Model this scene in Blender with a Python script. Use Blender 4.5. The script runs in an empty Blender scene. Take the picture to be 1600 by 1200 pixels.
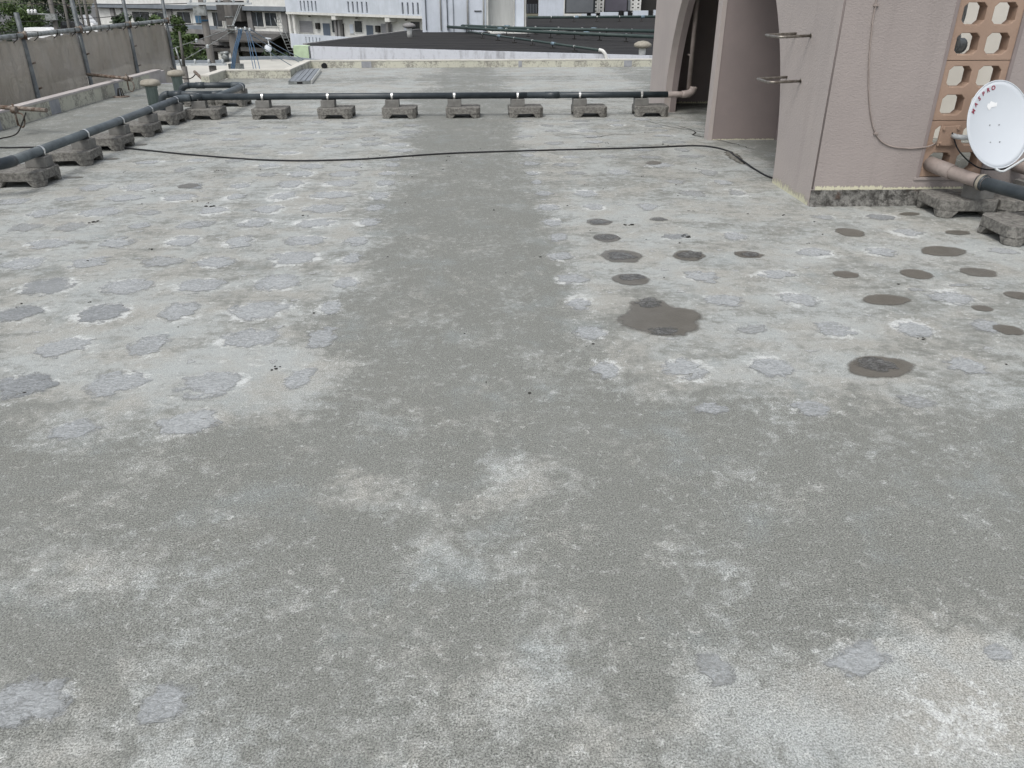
import bpy, bmesh, math, random
import numpy as np
from mathutils import Vector, Matrix
random.seed(7); rng = np.random.default_rng(11)
R = math.radians
S = bpy.context.scene
COL = S.collection

# ------------------------------------------------ camera, sky, sun, exposure
cam = bpy.data.cameras.new('camera'); camo = bpy.data.objects.new('camera', cam); COL.objects.link(camo)
cam.sensor_width = 36; cam.lens = 1210/1600*36; cam.clip_start = .05; cam.clip_end = 3000
camo.location = (0, 0, 1.6); camo.rotation_euler = (R(90-27.055), 0, R(-2.571))
S.camera = camo
W = bpy.data.worlds.new('World'); S.world = W; W.use_nodes = True
wn = W.node_tree.nodes; wl = W.node_tree.links
sky = wn.new('ShaderNodeTexSky'); sky.sky_type = 'NISHITA'; sky.sun_disc = False
SUN_EL, SUN_AZ = R(58), R(-152)
sky.sun_elevation = SUN_EL; sky.sun_rotation = SUN_AZ; sky.dust_density = 3.0
hs = wn.new('ShaderNodeHueSaturation'); hs.inputs['Saturation'].default_value = .35
bg = wn['Background']; bg.inputs['Strength'].default_value = .13
wl.new(sky.outputs[0], hs.inputs['Color']); wl.new(hs.outputs[0], bg.inputs[0])
sun = bpy.data.lights.new('sun', 'SUN'); sun.energy = 1.1; sun.angle = R(25); sun.color = (1, .97, .93)
suno = bpy.data.objects.new('sun', sun); COL.objects.link(suno); suno.location = (0, 0, 40)
d = Vector((math.sin(SUN_AZ)*math.cos(SUN_EL), math.cos(SUN_AZ)*math.cos(SUN_EL), math.sin(SUN_EL)))
suno.rotation_euler = d.to_track_quat('Z', 'Y').to_euler()
S.view_settings.view_transform = 'Standard'; S.view_settings.look = 'None'
S.view_settings.gamma = 1; S.view_settings.use_curve_mapping = False
S.view_settings.exposure = 0.57

# ------------------------------------------------ helpers
def tag(o, label=None, cat=None, group=None, kind=None):
    if label: o['label'] = label
    if cat: o['category'] = cat
    if group: o['group'] = group
    if kind: o['kind'] = kind
    return o
def thing(name, label, cat, loc=(0, 0, 0), rz=0, group=None):
    o = bpy.data.objects.new(name, None); COL.objects.link(o); o.empty_display_size = .1
    o.location = loc; o.rotation_euler = (0, 0, rz)
    return tag(o, label, cat, group)
def link(name, me, mats, parent=None):
    if not isinstance(mats, (list, tuple)): mats = [mats]
    if len(me.materials) == 0:
        for m in mats: me.materials.append(m)
    o = bpy.data.objects.new(name, me); COL.objects.link(o)
    if parent: o.parent = parent
    return o
def wloc(p):
    v = Vector((0, 0, 0))
    while p is not None: v += p.location; p = p.parent
    return v
def obj(name, bm, mats, parent=None, smooth=False, local=False):
    if parent is not None and not local:
        bmesh.ops.translate(bm, verts=bm.verts, vec=-wloc(parent))
    bmesh.ops.recalc_face_normals(bm, faces=bm.faces)
    me = bpy.data.meshes.new(name); bm.to_mesh(me); bm.free()
    if smooth:
        for p in me.polygons: p.use_smooth = True
    return link(name, me, mats, parent)
def single(name, bm, mats, label, cat, loc, group=None, smooth=False):
    bmesh.ops.translate(bm, verts=bm.verts, vec=-Vector(loc))
    o = obj(name, bm, mats, None, smooth); o.location = loc
    return tag(o, label, cat, group)
def copy_tree(o, parent=None, loc=None, rz=None):
    c = o.copy(); COL.objects.link(c); c.parent = parent
    if loc is not None: c.location = loc
    if rz is not None: c.rotation_euler = (0, 0, rz)
    for ch in list(o.children): copy_tree(ch, c)
    return c
NB = bmesh.new
def box(bm, x0, x1, y0, y1, z0, z1, mi=0, bev=0):
    vs = [bm.verts.new(p) for p in ((x0,y0,z0),(x1,y0,z0),(x1,y1,z0),(x0,y1,z0),(x0,y0,z1),(x1,y0,z1),(x1,y1,z1),(x0,y1,z1))]
    fs = [bm.faces.new([vs[i] for i in q]) for q in ((0,3,2,1),(4,5,6,7),(0,1,5,4),(1,2,6,5),(2,3,7,6),(3,0,4,7))]
    for f in fs: f.material_index = mi
    if bev:
        es = list({e for f in fs for e in f.edges})
        bmesh.ops.bevel(bm, geom=es, offset=bev, segments=2, affect='EDGES', profile=.5)
    return bm
def obox(bm, A, u, u0, u1, n0, n1, z0, z1, mi=0):
    """box on a facade: u along, n towards the back (left-hand normal of u), z up"""
    n = (-u[1], u[0]); P = lambda a, b, z: (A[0]+u[0]*a+n[0]*b, A[1]+u[1]*a+n[1]*b, z)
    vs = [bm.verts.new(p) for p in (P(u0,n0,z0),P(u1,n0,z0),P(u1,n1,z0),P(u0,n1,z0),P(u0,n0,z1),P(u1,n0,z1),P(u1,n1,z1),P(u0,n1,z1))]
    for q in ((0,3,2,1),(4,5,6,7),(0,1,5,4),(1,2,6,5),(2,3,7,6),(3,0,4,7)):
        bm.faces.new([vs[i] for i in q]).material_index = mi
    return bm
def prism(bm, pts, z0, z1, mi=0):
    a = [bm.verts.new((p[0], p[1], z0)) for p in pts]; b = [bm.verts.new((p[0], p[1], z1)) for p in pts]
    n = len(pts); bm.faces.new(a[::-1]).material_index = mi; bm.faces.new(b).material_index = mi
    for i in range(n): bm.faces.new((a[i], a[(i+1) % n], b[(i+1) % n], b[i])).material_index = mi
    return bm
def tube(bm, pts, r, n=12, cap=True, mi=0):
    pts = [Vector(p) for p in pts]; m = len(pts); rings = []
    rr = r if isinstance(r, (list, tuple)) else [r]*m
    up = None
    for i in range(m):
        t = (pts[min(i+1, m-1)]-pts[max(i-1, 0)]).normalized()
        if up is None: up = Vector((0, 0, 1)) if abs(t.z) < .9 else Vector((1, 0, 0))
        s = t.cross(up).normalized(); up2 = s.cross(t).normalized(); up = up2
        rings.append([bm.verts.new(pts[i]+(s*math.cos(a)+up2*math.sin(a))*rr[i]) for a in [2*math.pi*k/n for k in range(n)]])
    for i in range(m-1):
        for k in range(n):
            f = bm.faces.new((rings[i][k], rings[i][(k+1) % n], rings[i+1][(k+1) % n], rings[i+1][k])); f.material_index = mi; f.smooth = True
    if cap:
        bm.faces.new(rings[0][::-1]).material_index = mi; bm.faces.new(rings[-1]).material_index = mi
    return bm
def arc(p0, c, p1, n=8):
    """quadratic bend from p0 through corner c to p1"""
    p0, c, p1 = Vector(p0), Vector(c), Vector(p1)
    return [p0*(1-t)**2+c*2*t*(1-t)+p1*t*t for t in [i/n for i in range(n+1)]]
def smooth_path(P, n=6):
    P = [Vector(p) for p in P]; out = []
    for i in range(len(P)-1):
        a, b, c, d_ = P[max(i-1, 0)], P[i], P[i+1], P[min(i+2, len(P)-1)]
        for k in range(n):
            t = k/n
            out.append(.5*((2*b)+(c-a)*t+(2*a-5*b+4*c-d_)*t*t+(3*b-a-3*c+d_)*t**3))
    out.append(P[-1]); return out
def lathe(bm, prof, loc, n=20, mi=0):
    rings = [[bm.verts.new((loc[0]+r*math.cos(2*math.pi*k/n), loc[1]+r*math.sin(2*math.pi*k/n), loc[2]+z)) for k in range(n)] for r, z in prof]
    for i in range(len(prof)-1):
        for k in range(n):
            f = bm.faces.new((rings[i][k], rings[i][(k+1) % n], rings[i+1][(k+1) % n], rings[i+1][k])); f.smooth = True; f.material_index = mi
    bm.faces.new(rings[0][::-1]); bm.faces.new(rings[-1])
    return bm

# ------------------------------------------------ materials
def newmat(name):
    m = bpy.data.materials.new(name); m.use_nodes = True; nt = m.node_tree
    return m, nt, nt.nodes['Principled BSDF']
class G:
    """small node graph writer"""
    def __init__(s, nt): s.nt = nt; s.pos = nt.nodes.new('ShaderNodeNewGeometry').outputs['Position']
    def n(s, t, **k):
        x = s.nt.nodes.new(t)
        for a, b in k.items(): setattr(x, a, b)
        return x
    def L(s, a, b): s.nt.links.new(a, b)
    def sc(s, v, x, y, z, src=None):
        m = s.n('ShaderNodeMapping'); s.L(src or s.pos, m.inputs[0]); m.inputs['Scale'].default_value = (x, y, z); m.inputs['Location'].default_value = (v, v*1.7, v*.6); return m.outputs[0]
    def noise(s, scale, detail=4, rough=.6, vec=None, dist=0):
        x = s.n('ShaderNodeTexNoise'); s.L(vec or s.pos, x.inputs['Vector']); x.inputs['Scale'].default_value = scale
        x.inputs['Detail'].default_value = detail; x.inputs['Roughness'].default_value = rough; x.inputs['Distortion'].default_value = dist; return x.outputs['Fac']
    def voro(s, scale, feature='F1', vec=None, rnd=1, out='Distance'):
        x = s.n('ShaderNodeTexVoronoi'); x.feature = feature; s.L(vec or s.pos, x.inputs['Vector']); x.inputs['Scale'].default_value = scale
        x.inputs['Randomness'].default_value = rnd; return x.outputs[out]
    def ramp(s, v, a, b, lo=0., hi=1.):
        x = s.n('ShaderNodeMapRange'); x.interpolation_type = 'SMOOTHSTEP'; s.set(x.inputs[0], v)
        for i, q in enumerate((a, b, lo, hi)): x.inputs[i+1].default_value = q
        return x.outputs[0]
    def set(s, inp, v):
        if isinstance(v, (int, float)): inp.default_value = v
        elif isinstance(v, tuple): inp.default_value = (*v, 1) if len(v) == 3 else v
        else: s.L(v, inp)
    def m(s, op, a, b=0., clamp=False):
        x = s.n('ShaderNodeMath', operation=op); x.use_clamp = clamp; s.set(x.inputs[0], a); s.set(x.inputs[1], b); return x.outputs[0]
    def mix(s, f, a, b, mode='MIX'):
        x = s.n('ShaderNodeMix', data_type='RGBA', blend_type=mode); s.set(x.inputs['Factor'], f); s.set(x.inputs[6], a); s.set(x.inputs[7], b); return x.outputs[2]
    def attr(s, name): return s.n('ShaderNodeAttribute', attribute_name=name).outputs['Fac']
    def bump(s, h, strength, dist, bsdf, prev=None):
        b = s.n('ShaderNodeBump'); b.inputs['Strength'].default_value = strength; b.inputs['Distance'].default_value = dist
        s.L(h, b.inputs['Height'])
        if prev: s.L(prev, b.inputs['Normal'])
        s.L(b.outputs[0], bsdf.inputs['Normal']); return b.outputs[0]
MATS = {}
def mat(name, c1, c2=None, scale=6, rough=.8, bump=0, bscale=60, metal=0, detail=5, lo=.35, hi=.65, spec=.3, stretch=None, streak=None):
    """two-tone noisy surface; streak=(colour, amount) adds vertical weather streaks"""
    if name in MATS: return MATS[name]
    m, nt, b = newmat(name); g = G(nt)
    b.inputs['Roughness'].default_value = rough; b.inputs['Metallic'].default_value = metal; b.inputs['Specular IOR Level'].default_value = spec
    if c2 is None: c2 = tuple(v*.82 for v in c1)
    v = g.sc(3., *stretch) if stretch else None
    col = g.mix(g.ramp(g.noise(scale, detail, .65, v), lo, hi), c1, c2)
    if streak:
        st = g.noise(1, 5, .6, g.sc(1., 9, 9, .7)); col = g.mix(g.m('MULTIPLY', g.ramp(st, .5, .75), streak[1]), col, streak[0])
    g.L(col, b.inputs['Base Color'])
    if bump:
        g.bump(g.noise(bscale, 4, .6), bump, .01, b)
    MATS[name] = m; return m

M = {}
M['block'] = mat('rough_dark_concrete', (.235,.228,.208), (.115,.111,.101), 34, .95, 1, 90, detail=9, lo=.36, hi=.64)
M['block_plain'] = mat('plain_grey_concrete', (.21,.207,.195), (.145,.143,.133), 12, .95, .5, 150, detail=8, lo=.3, hi=.7)  # plain grey concrete of the small blocks, smoother than the slabs
M['pipe'] = mat('dark_pipe_plastic', (.022,.030,.036), (.040,.050,.056), 5, .42, .05, 40, spec=.5)
M['pipe_grey'] = mat('weathered_grey_pipe', (.10,.12,.13), (.055,.068,.076), 5, .5, .05, 40, spec=.5)
M['strap'] = mat('bright_steel_strap', (.75,.75,.73), (.5,.5,.48), 20, .3, metal=.8)
M['cable'] = mat('black_cable', (.018,.018,.02), None, 8, .6)
M['pinkpaint'] = mat('pink_painted_pipe', (.315,.268,.243), (.245,.208,.19), 9, .55, .1, 40)
M['steel'] = mat('galvanised_steel', (.34,.36,.355), (.17,.18,.175), 9, .5, .2, 40, metal=.35, detail=7)
M['rust'] = mat('rusty_steel', (.25,.22,.19), (.10,.065,.045), 14, .75, .3, 60, metal=.2, detail=7)
M['alu'] = mat('dull_aluminium', (.27,.29,.31), (.20,.215,.23), 5, .45, metal=.4)
M['black'] = mat('dark_void', (.012,.012,.013), None, 4, .8)
M['steeldark'] = mat('dull_dark_steel', (.15,.165,.17), (.09,.10,.105), 9, .55, .2, 40, metal=.3, detail=7)
M['dark'] = mat('dark_grime_and_shade', (.04,.038,.035), (.02,.02,.018), 20, .9)  # grime, and the shade painted on the porch back wall
M['glass'] = mat('dark_glass', (.025,.03,.035), (.05,.055,.06), 1.2, .12, spec=.6)
M['whitewall'] = mat('pale_blue_white_render', (.56,.60,.66), (.49,.53,.58), .8, .85, .2, 20, streak=((.36,.38,.40), .35))
M['whitetrim'] = mat('off_white_paint', (.66,.66,.63), (.56,.56,.53), 1.5, .8)
M['greywall'] = mat('weathered_grey_render', (.25,.245,.24), (.17,.168,.165), .7, .9, streak=((.15,.15,.15), .5))
M['creamroof'] = mat('cream_roof_coating', (.50,.49,.44), (.42,.41,.37), .5, .85)
M['darkroof'] = mat('dark_roof_membrane', (.026,.026,.027), (.038,.037,.036), .9, .9, .3, 12, stretch=(.6, 3, 1), spec=.12)
M['steelblue'] = mat('faded_blue_gutter', (.20,.225,.25), None, .8, .7)
M['wood'] = mat('brown_panel', (.12,.105,.095), None, 2, .8)

# stucco on the stair tower
def stucco(name, base, dark):
    m, nt, b = newmat(name); g = G(nt)
    col = g.mix(g.ramp(g.noise(1.6, 5, .6), .3, .7), base, dark)
    col = g.mix(g.m('MULTIPLY', g.ramp(g.noise(1, 6, .65, g.sc(2, 7, 7, .35)), .5, .75), .30), col, tuple(v*.7 for v in base))
    g.L(col, b.inputs['Base Color']); b.inputs['Roughness'].default_value = .75; b.inputs['Specular IOR Level'].default_value = .25
    v = g.sc(0, 1, 1, 1.6)
    h = g.m('ADD', g.noise(38, 3, .55, v, 1.2), g.m('MULTIPLY', g.voro(55, 'SMOOTH_F1', v), .5))
    g.bump(h, .6, .005, b); return m
M['pink'] = stucco('dusty_pink_stucco', (.325,.288,.272), (.295,.262,.248))
M['pink_skylit'] = stucco('sky_lit_pink_stucco', (.42,.375,.35), (.385,.345,.325))  # same stucco made paler, light on the side faces put into its colour
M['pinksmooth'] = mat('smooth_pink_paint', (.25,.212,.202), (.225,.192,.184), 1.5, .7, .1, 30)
M['tan'] = mat('tan_painted_block', (.345,.245,.185), (.305,.215,.162), 3, .7, .25, 90)

def parapet_mat():
    m, nt, b = newmat('flaking_yellow_parapet_paint'); g = G(nt)
    yel = g.mix(g.noise(5, 4), (.53,.525,.44), (.47,.465,.385))
    grey = g.mix(g.noise(12, 6, .7), (.34,.33,.29), (.17,.165,.14))
    n1 = g.noise(1, 8, .72, g.sc(0, 3.2, 3.2, 2.2)); n2 = g.noise(26, 6, .75)
    f = g.ramp(g.m('ADD', n1, g.m('MULTIPLY', n2, .7)), .82, .97)
    col = g.mix(f, yel, grey)
    blk = g.ramp(g.noise(1, 7, .8, g.sc(4, 22, 22, 9)), .55, .72)
    col = g.mix(g.m('MULTIPLY', blk, .5), col, (.09,.088,.075))
    g.L(col, b.inputs['Base Color']); b.inputs['Roughness'].default_value = .9
    g.bump(n2, .5, .01, b); return m
M['parapet'] = parapet_mat()
M['coping'] = mat('pale_coping_paint', (.50,.47,.45), (.41,.38,.365), 3, .85, .2, 40)
M['copwhite'] = mat('cream_white_coping', (.60,.585,.53), (.50,.485,.43), 3, .85, .2, 40)
M['greypatch'] = mat('grey_mortar_joint', (.33,.34,.36), (.25,.26,.275), 4, .9, .3, 50)

def footing_mat():
    m, nt, b = newmat('stained_mortar_footing'); g = G(nt)
    n = g.noise(14, 9, .8); col = g.mix(g.ramp(n, .38, .60), (.27,.265,.245), (.05,.047,.042))
    col = g.mix(g.m('MULTIPLY', g.ramp(g.noise(5, 4), .55, .68), .7), col, (.10,.055,.035))
    g.L(col, b.inputs['Base Color']); b.inputs['Roughness'].default_value = .95
    g.bump(n, 1, .03, b); return m
M['footing'] = footing_mat()

def cream_brush():
    m, nt, b = newmat('brushed_cream_primer'); g = G(nt)
    col = g.mix(g.noise(30, 4), (.62,.60,.44), (.50,.48,.36)); g.L(col, b.inputs['Base Color'])
    r = g.attr('edge'); n = g.noise(1, 5, .7, g.sc(0, 60, 60, 6))
    g.L(g.ramp(g.m('ADD', r, g.m('MULTIPLY', g.m('SUBTRACT', n, .5), 3.0)), .50, .62, 0, 1), b.inputs['Alpha'])
    b.inputs['Roughness'].default_value = .8; return m
M['brush'] = cream_brush()

# ---- roof deck surface
def deck_mat():
    m, nt, b = newmat('worn_concrete_deck'); g = G(nt)
    pale, eff, coarse = g.attr('pale'), g.attr('eff'), g.attr('coarse')
    big = g.noise(.9, 5, .6); mid = g.noise(3.4, 7, .68, None, .4); fine = g.noise(17, 7, .72, None, .3)
    p = g.m('ADD', pale, g.m('MULTIPLY', g.m('SUBTRACT', mid, .5), 2.4))
    p = g.m('ADD', p, g.m('MULTIPLY', g.m('SUBTRACT', fine, .5), 2.6))
    p = g.m('ADD', p, g.m('MULTIPLY', g.m('SUBTRACT', big, .5), 1.3))
    dark = g.mix(g.noise(2.1, 4), (.170,.174,.157), (.200,.206,.189))
    light = g.mix(g.ramp(g.noise(1.9, 5, .65), .38, .62), (.318,.316,.288), (.345,.362,.350))
    st_ = g.noise(1, 6, .7, g.sc(11, 1.6, 5.5, 1), .8); p = g.m('ADD', p, g.m('MULTIPLY', g.m('SUBTRACT', st_, .5), g.m('ADD', .5, g.m('MULTIPLY', pale, 2.2))))
    col = g.mix(g.ramp(p, -.05, 1.05), dark, light)
    # bluish laitance clouds
    blu = g.ramp(g.noise(2.6, 6, .65, g.sc(9, 1, 1, 1)), .52, .72)
    col = g.mix(g.m('MULTIPLY', blu, .40), col, (.255,.285,.285))
    # dark mildew clouds
    mil = g.ramp(g.noise(1.5, 6, .7, g.sc(5, 1, 1, 1)), .54, .74)
    col = g.mix(g.m('MULTIPLY', mil, .38), col, (.18,.178,.157))
    # efflorescence: broken white crust
    e = g.m('ADD', eff, g.m('MULTIPLY', g.m('SUBTRACT', g.noise(13, 8, .78, None, .8), .5), 2.1))
    e = g.m('ADD', e, g.m('MULTIPLY', g.m('SUBTRACT', g.noise(45, 4, .7), .5), 1.0))
    col = g.mix(g.ramp(e, .50, .92, 0, .9), col, (.52,.535,.52))
    # little flecks everywhere in pale zones
    fl = g.ramp(g.noise(26, 6, .75, g.sc(3, 1, 1, 1), .5), .565, .65)
    col = g.mix(g.m('MULTIPLY', fl, g.ramp(p, .0, .7, .35, .8)), col, (.46,.47,.45))
    ring = g.voro(7.5, 'F1'); rg = g.m('MULTIPLY', g.ramp(ring, .12, .15), g.ramp(ring, .21, .17))
    rg = g.m('MULTIPLY', rg, g.ramp(g.noise(20, 5, .7), .5, .62))
    rg = g.m('MULTIPLY', rg, g.ramp(g.noise(1.8, 3, .6, g.sc(8, 1, 1, 1)), .42, .56))
    col = g.mix(g.m('MULTIPLY', rg, .45), col, (.52,.52,.49))
    dk = g.ramp(g.noise(28, 7, .8, g.sc(21, 1, 1, 1), .6), .40, .34); col = g.mix(g.m('MULTIPLY', dk, .55), col, (.17,.17,.155))
    # sand grain
    gr = g.noise(190, 2, .85); gr2 = g.noise(60, 3, .8)
    amp = g.m('MULTIPLY', g.m('ADD', g.m('MULTIPLY', g.m('SUBTRACT', gr, .5), 3.8), g.m('MULTIPLY', g.m('SUBTRACT', gr2, .5), .9)), g.m('ADD', .45, g.m('MULTIPLY', g.m('MULTIPLY', coarse, g.ramp(g.noise(1.4, 3), .3, .7, .6, 1.1)), .65)))
    mul = g.n('ShaderNodeVectorMath', operation='SCALE'); g.L(col, mul.inputs[0]); g.L(g.m('MAXIMUM', g.m('ADD', 1, amp), .35), mul.inputs['Scale'])
    col = mul.outputs[0]
    # black pits
    pit = g.voro(3.1, 'F1', g.sc(2, 1, 1, 1)); pr_ = g.m('MULTIPLY', g.ramp(pit, .045, .02), g.ramp(g.noise(90, 3), .45, .55))
    col = g.mix(g.m('MULTIPLY', pr_, .6), col, (.10,.095,.085))
    g.L(col, b.inputs['Base Color']); b.inputs['Roughness'].default_value = .82; b.inputs['Specular IOR Level'].default_value = .3
    h = g.m('ADD', g.m('MULTIPLY', gr, .35), g.m('MULTIPLY', fine, .5)); h = g.m('ADD', h, g.m('MULTIPLY', e, .15))
    h = g.m('SUBTRACT', h, g.m('MULTIPLY', pr_, .5))
    g.bump(h, .4, .008, b); return m
M['deck'] = deck_mat()

def patch_mat(name, c1, c2, rim, rimamt, rough=.85, white=.5, cut=1.0):
    m, nt, b = newmat(name); g = G(nt); r = g.attr('rad')
    nz = g.noise(11, 6, .62, None, .4); nf = g.noise(60, 5, .75, g.sc(0, 1, 1.5, 1), 1.0)
    col = g.mix(g.ramp(g.m('ADD', nf, g.m('MULTIPLY', g.m('SUBTRACT', nz, .5), .6)), .38, .64), c1, c2)
    rnd = g.n('ShaderNodeObjectInfo').outputs['Random']
    fib = g.noise(1, 6, .75, g.sc(2, 24, 60, 10), 2.2); col = g.mix(g.m('MULTIPLY', g.m('MULTIPLY', g.ramp(fib, .505, .55), g.ramp(nz, .38, .56, .35, 1)), min(.9, white*1.8)), col, (.53,.555,.57)); col = g.mix(g.m('MULTIPLY', g.ramp(fib, .475, .40), min(.6, max(.4, white))), col, tuple(v*.5 for v in c1))
    if white > .3: col = g.mix(g.m('MULTIPLY', rnd, .35), col, (.36,.375,.37))
    fl = g.ramp(g.noise(48, 6, .8, g.sc(7, .7, 1.6, 1), 1.5), .56, .63); col = g.mix(g.m('MULTIPLY', fl, white), col, (.66,.68,.68))
    rr = g.m('ADD', r, g.m('MULTIPLY', g.m('SUBTRACT', nz, .5), 1.7))
    rr = g.m('ADD', rr, g.m('MULTIPLY', g.m('SUBTRACT', g.noise(55, 4, .7), .5), .5))
    gate = g.ramp(g.noise(9, 5, .7, g.sc(4, 1, 1, 1)), .44, .60)
    col = g.mix(g.m('MULTIPLY', g.ramp(rr, .76, .82, 0, rimamt), gate), col, rim)
    fi = g.ramp(rr, .60, .70); fo = g.ramp(rr, .78, .70)
    col = g.mix(g.m('MULTIPLY', g.m('MULTIPLY', fi, fo), .15), col, (.20,.20,.19))
    g.L(col, b.inputs['Base Color']); b.inputs['Roughness'].default_value = rough
    cn = g.m('ADD', rr, g.m('MULTIPLY', g.m('SUBTRACT', 1, gate), .09)); al = g.m('MULTIPLY', g.ramp(cn, cut-.02, cut-.30, 0, 1), g.ramp(r, 1.0, .94)); al = g.m('MULTIPLY', al, g.m('ADD', .52, g.m('MULTIPLY', g.m('ADD', rnd, g.ramp(nf, .4, .6)), .19))); g.L(al, b.inputs['Alpha'])
    h = g.m('ADD', g.m('MULTIPLY', nf, .7), g.m('MULTIPLY', g.ramp(rr, .72, .80), .7)); g.bump(h, .8, .010, b); return m
M['patch'] = patch_mat('blue_grey_mortar_scar', (.35,.368,.370), (.43,.45,.455), (.56,.565,.54), .8)
M['patch_d'] = patch_mat('smooth_dull_scar', (.235,.25,.255), (.29,.305,.31), (.46,.465,.44), .6, white=.15)
M['patch_f'] = patch_mat('faint_worn_scar', (.29,.30,.292), (.34,.355,.35), (.50,.51,.49), .9, white=.32)
M['patch_w'] = patch_mat('wet_mortar_scar', (.070,.070,.066), (.125,.124,.115), (.10,.092,.08), .3, .35, .20)
def puddle_mat():
    m, nt, b = newmat('wet_dark_stain'); g = G(nt)
    col = g.mix(g.ramp(g.noise(9, 6, .65), .3, .7), (.122,.113,.095), (.150,.141,.122))
    ed = g.m('ADD', g.attr('rad'), g.m('MULTIPLY', g.m('SUBTRACT', g.noise(22, 5, .65), .5), .30))
    col = g.mix(g.m('MULTIPLY', g.ramp(g.noise(40, 6, .75, g.sc(3, 1, 2, 1), 1), .56, .64), .4), col, (.19,.185,.165))
    g.L(col, b.inputs['Base Color']); b.inputs['Roughness'].default_value = .32; b.inputs['Specular IOR Level'].default_value = .4
    g.L(g.ramp(ed, 1.0, .80, 0, .82), b.inputs['Alpha']); g.bump(g.noise(110, 4), .5, .004, b); return m
M['puddle'] = puddle_mat()
M['spot'] = patch_mat('chalky_spot', (.42,.43,.41), (.52,.53,.51), (.56,.56,.54), .5, cut=.98)

def leafmat(name, c1, c2):
    m, nt, b = newmat(name); g = G(nt)
    col = g.mix(g.ramp(g.noise(1.1, 3), .35, .65), c1, c2)
    col = g.mix(g.m('MULTIPLY', g.ramp(g.noise(9, 2), .5, .7), .5), col, tuple(v*1.5 for v in c2))
    g.L(col, b.inputs['Base Color']); b.inputs['Roughness'].default_value = .6; return m
M['leaf'] = leafmat('green_leaves', (.030,.055,.016), (.065,.105,.025))
M['leafdark'] = leafmat('dark_green_leaves', (.014,.028,.012), (.030,.055,.018))
M['bark'] = mat('grey_brown_bark', (.12,.10,.08), None, 4, .9)
M['paintwhite'] = mat('white_car_paint', (.75,.76,.76), (.72,.73,.73), 1, .3, spec=.6)
M['paintblack'] = mat('black_car_paint', (.02,.02,.022), None, 1, .25, spec=.6)
M['rubber'] = mat('tyre_rubber', (.02,.02,.02), None, 5, .9)
M['asphalt'] = mat('grey_asphalt', (.12,.12,.12), (.09,.09,.09), 1, .9)
M['soil'] = mat('dry_ground', (.11,.095,.07), (.06,.07,.035), .08, .95, detail=7)

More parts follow.
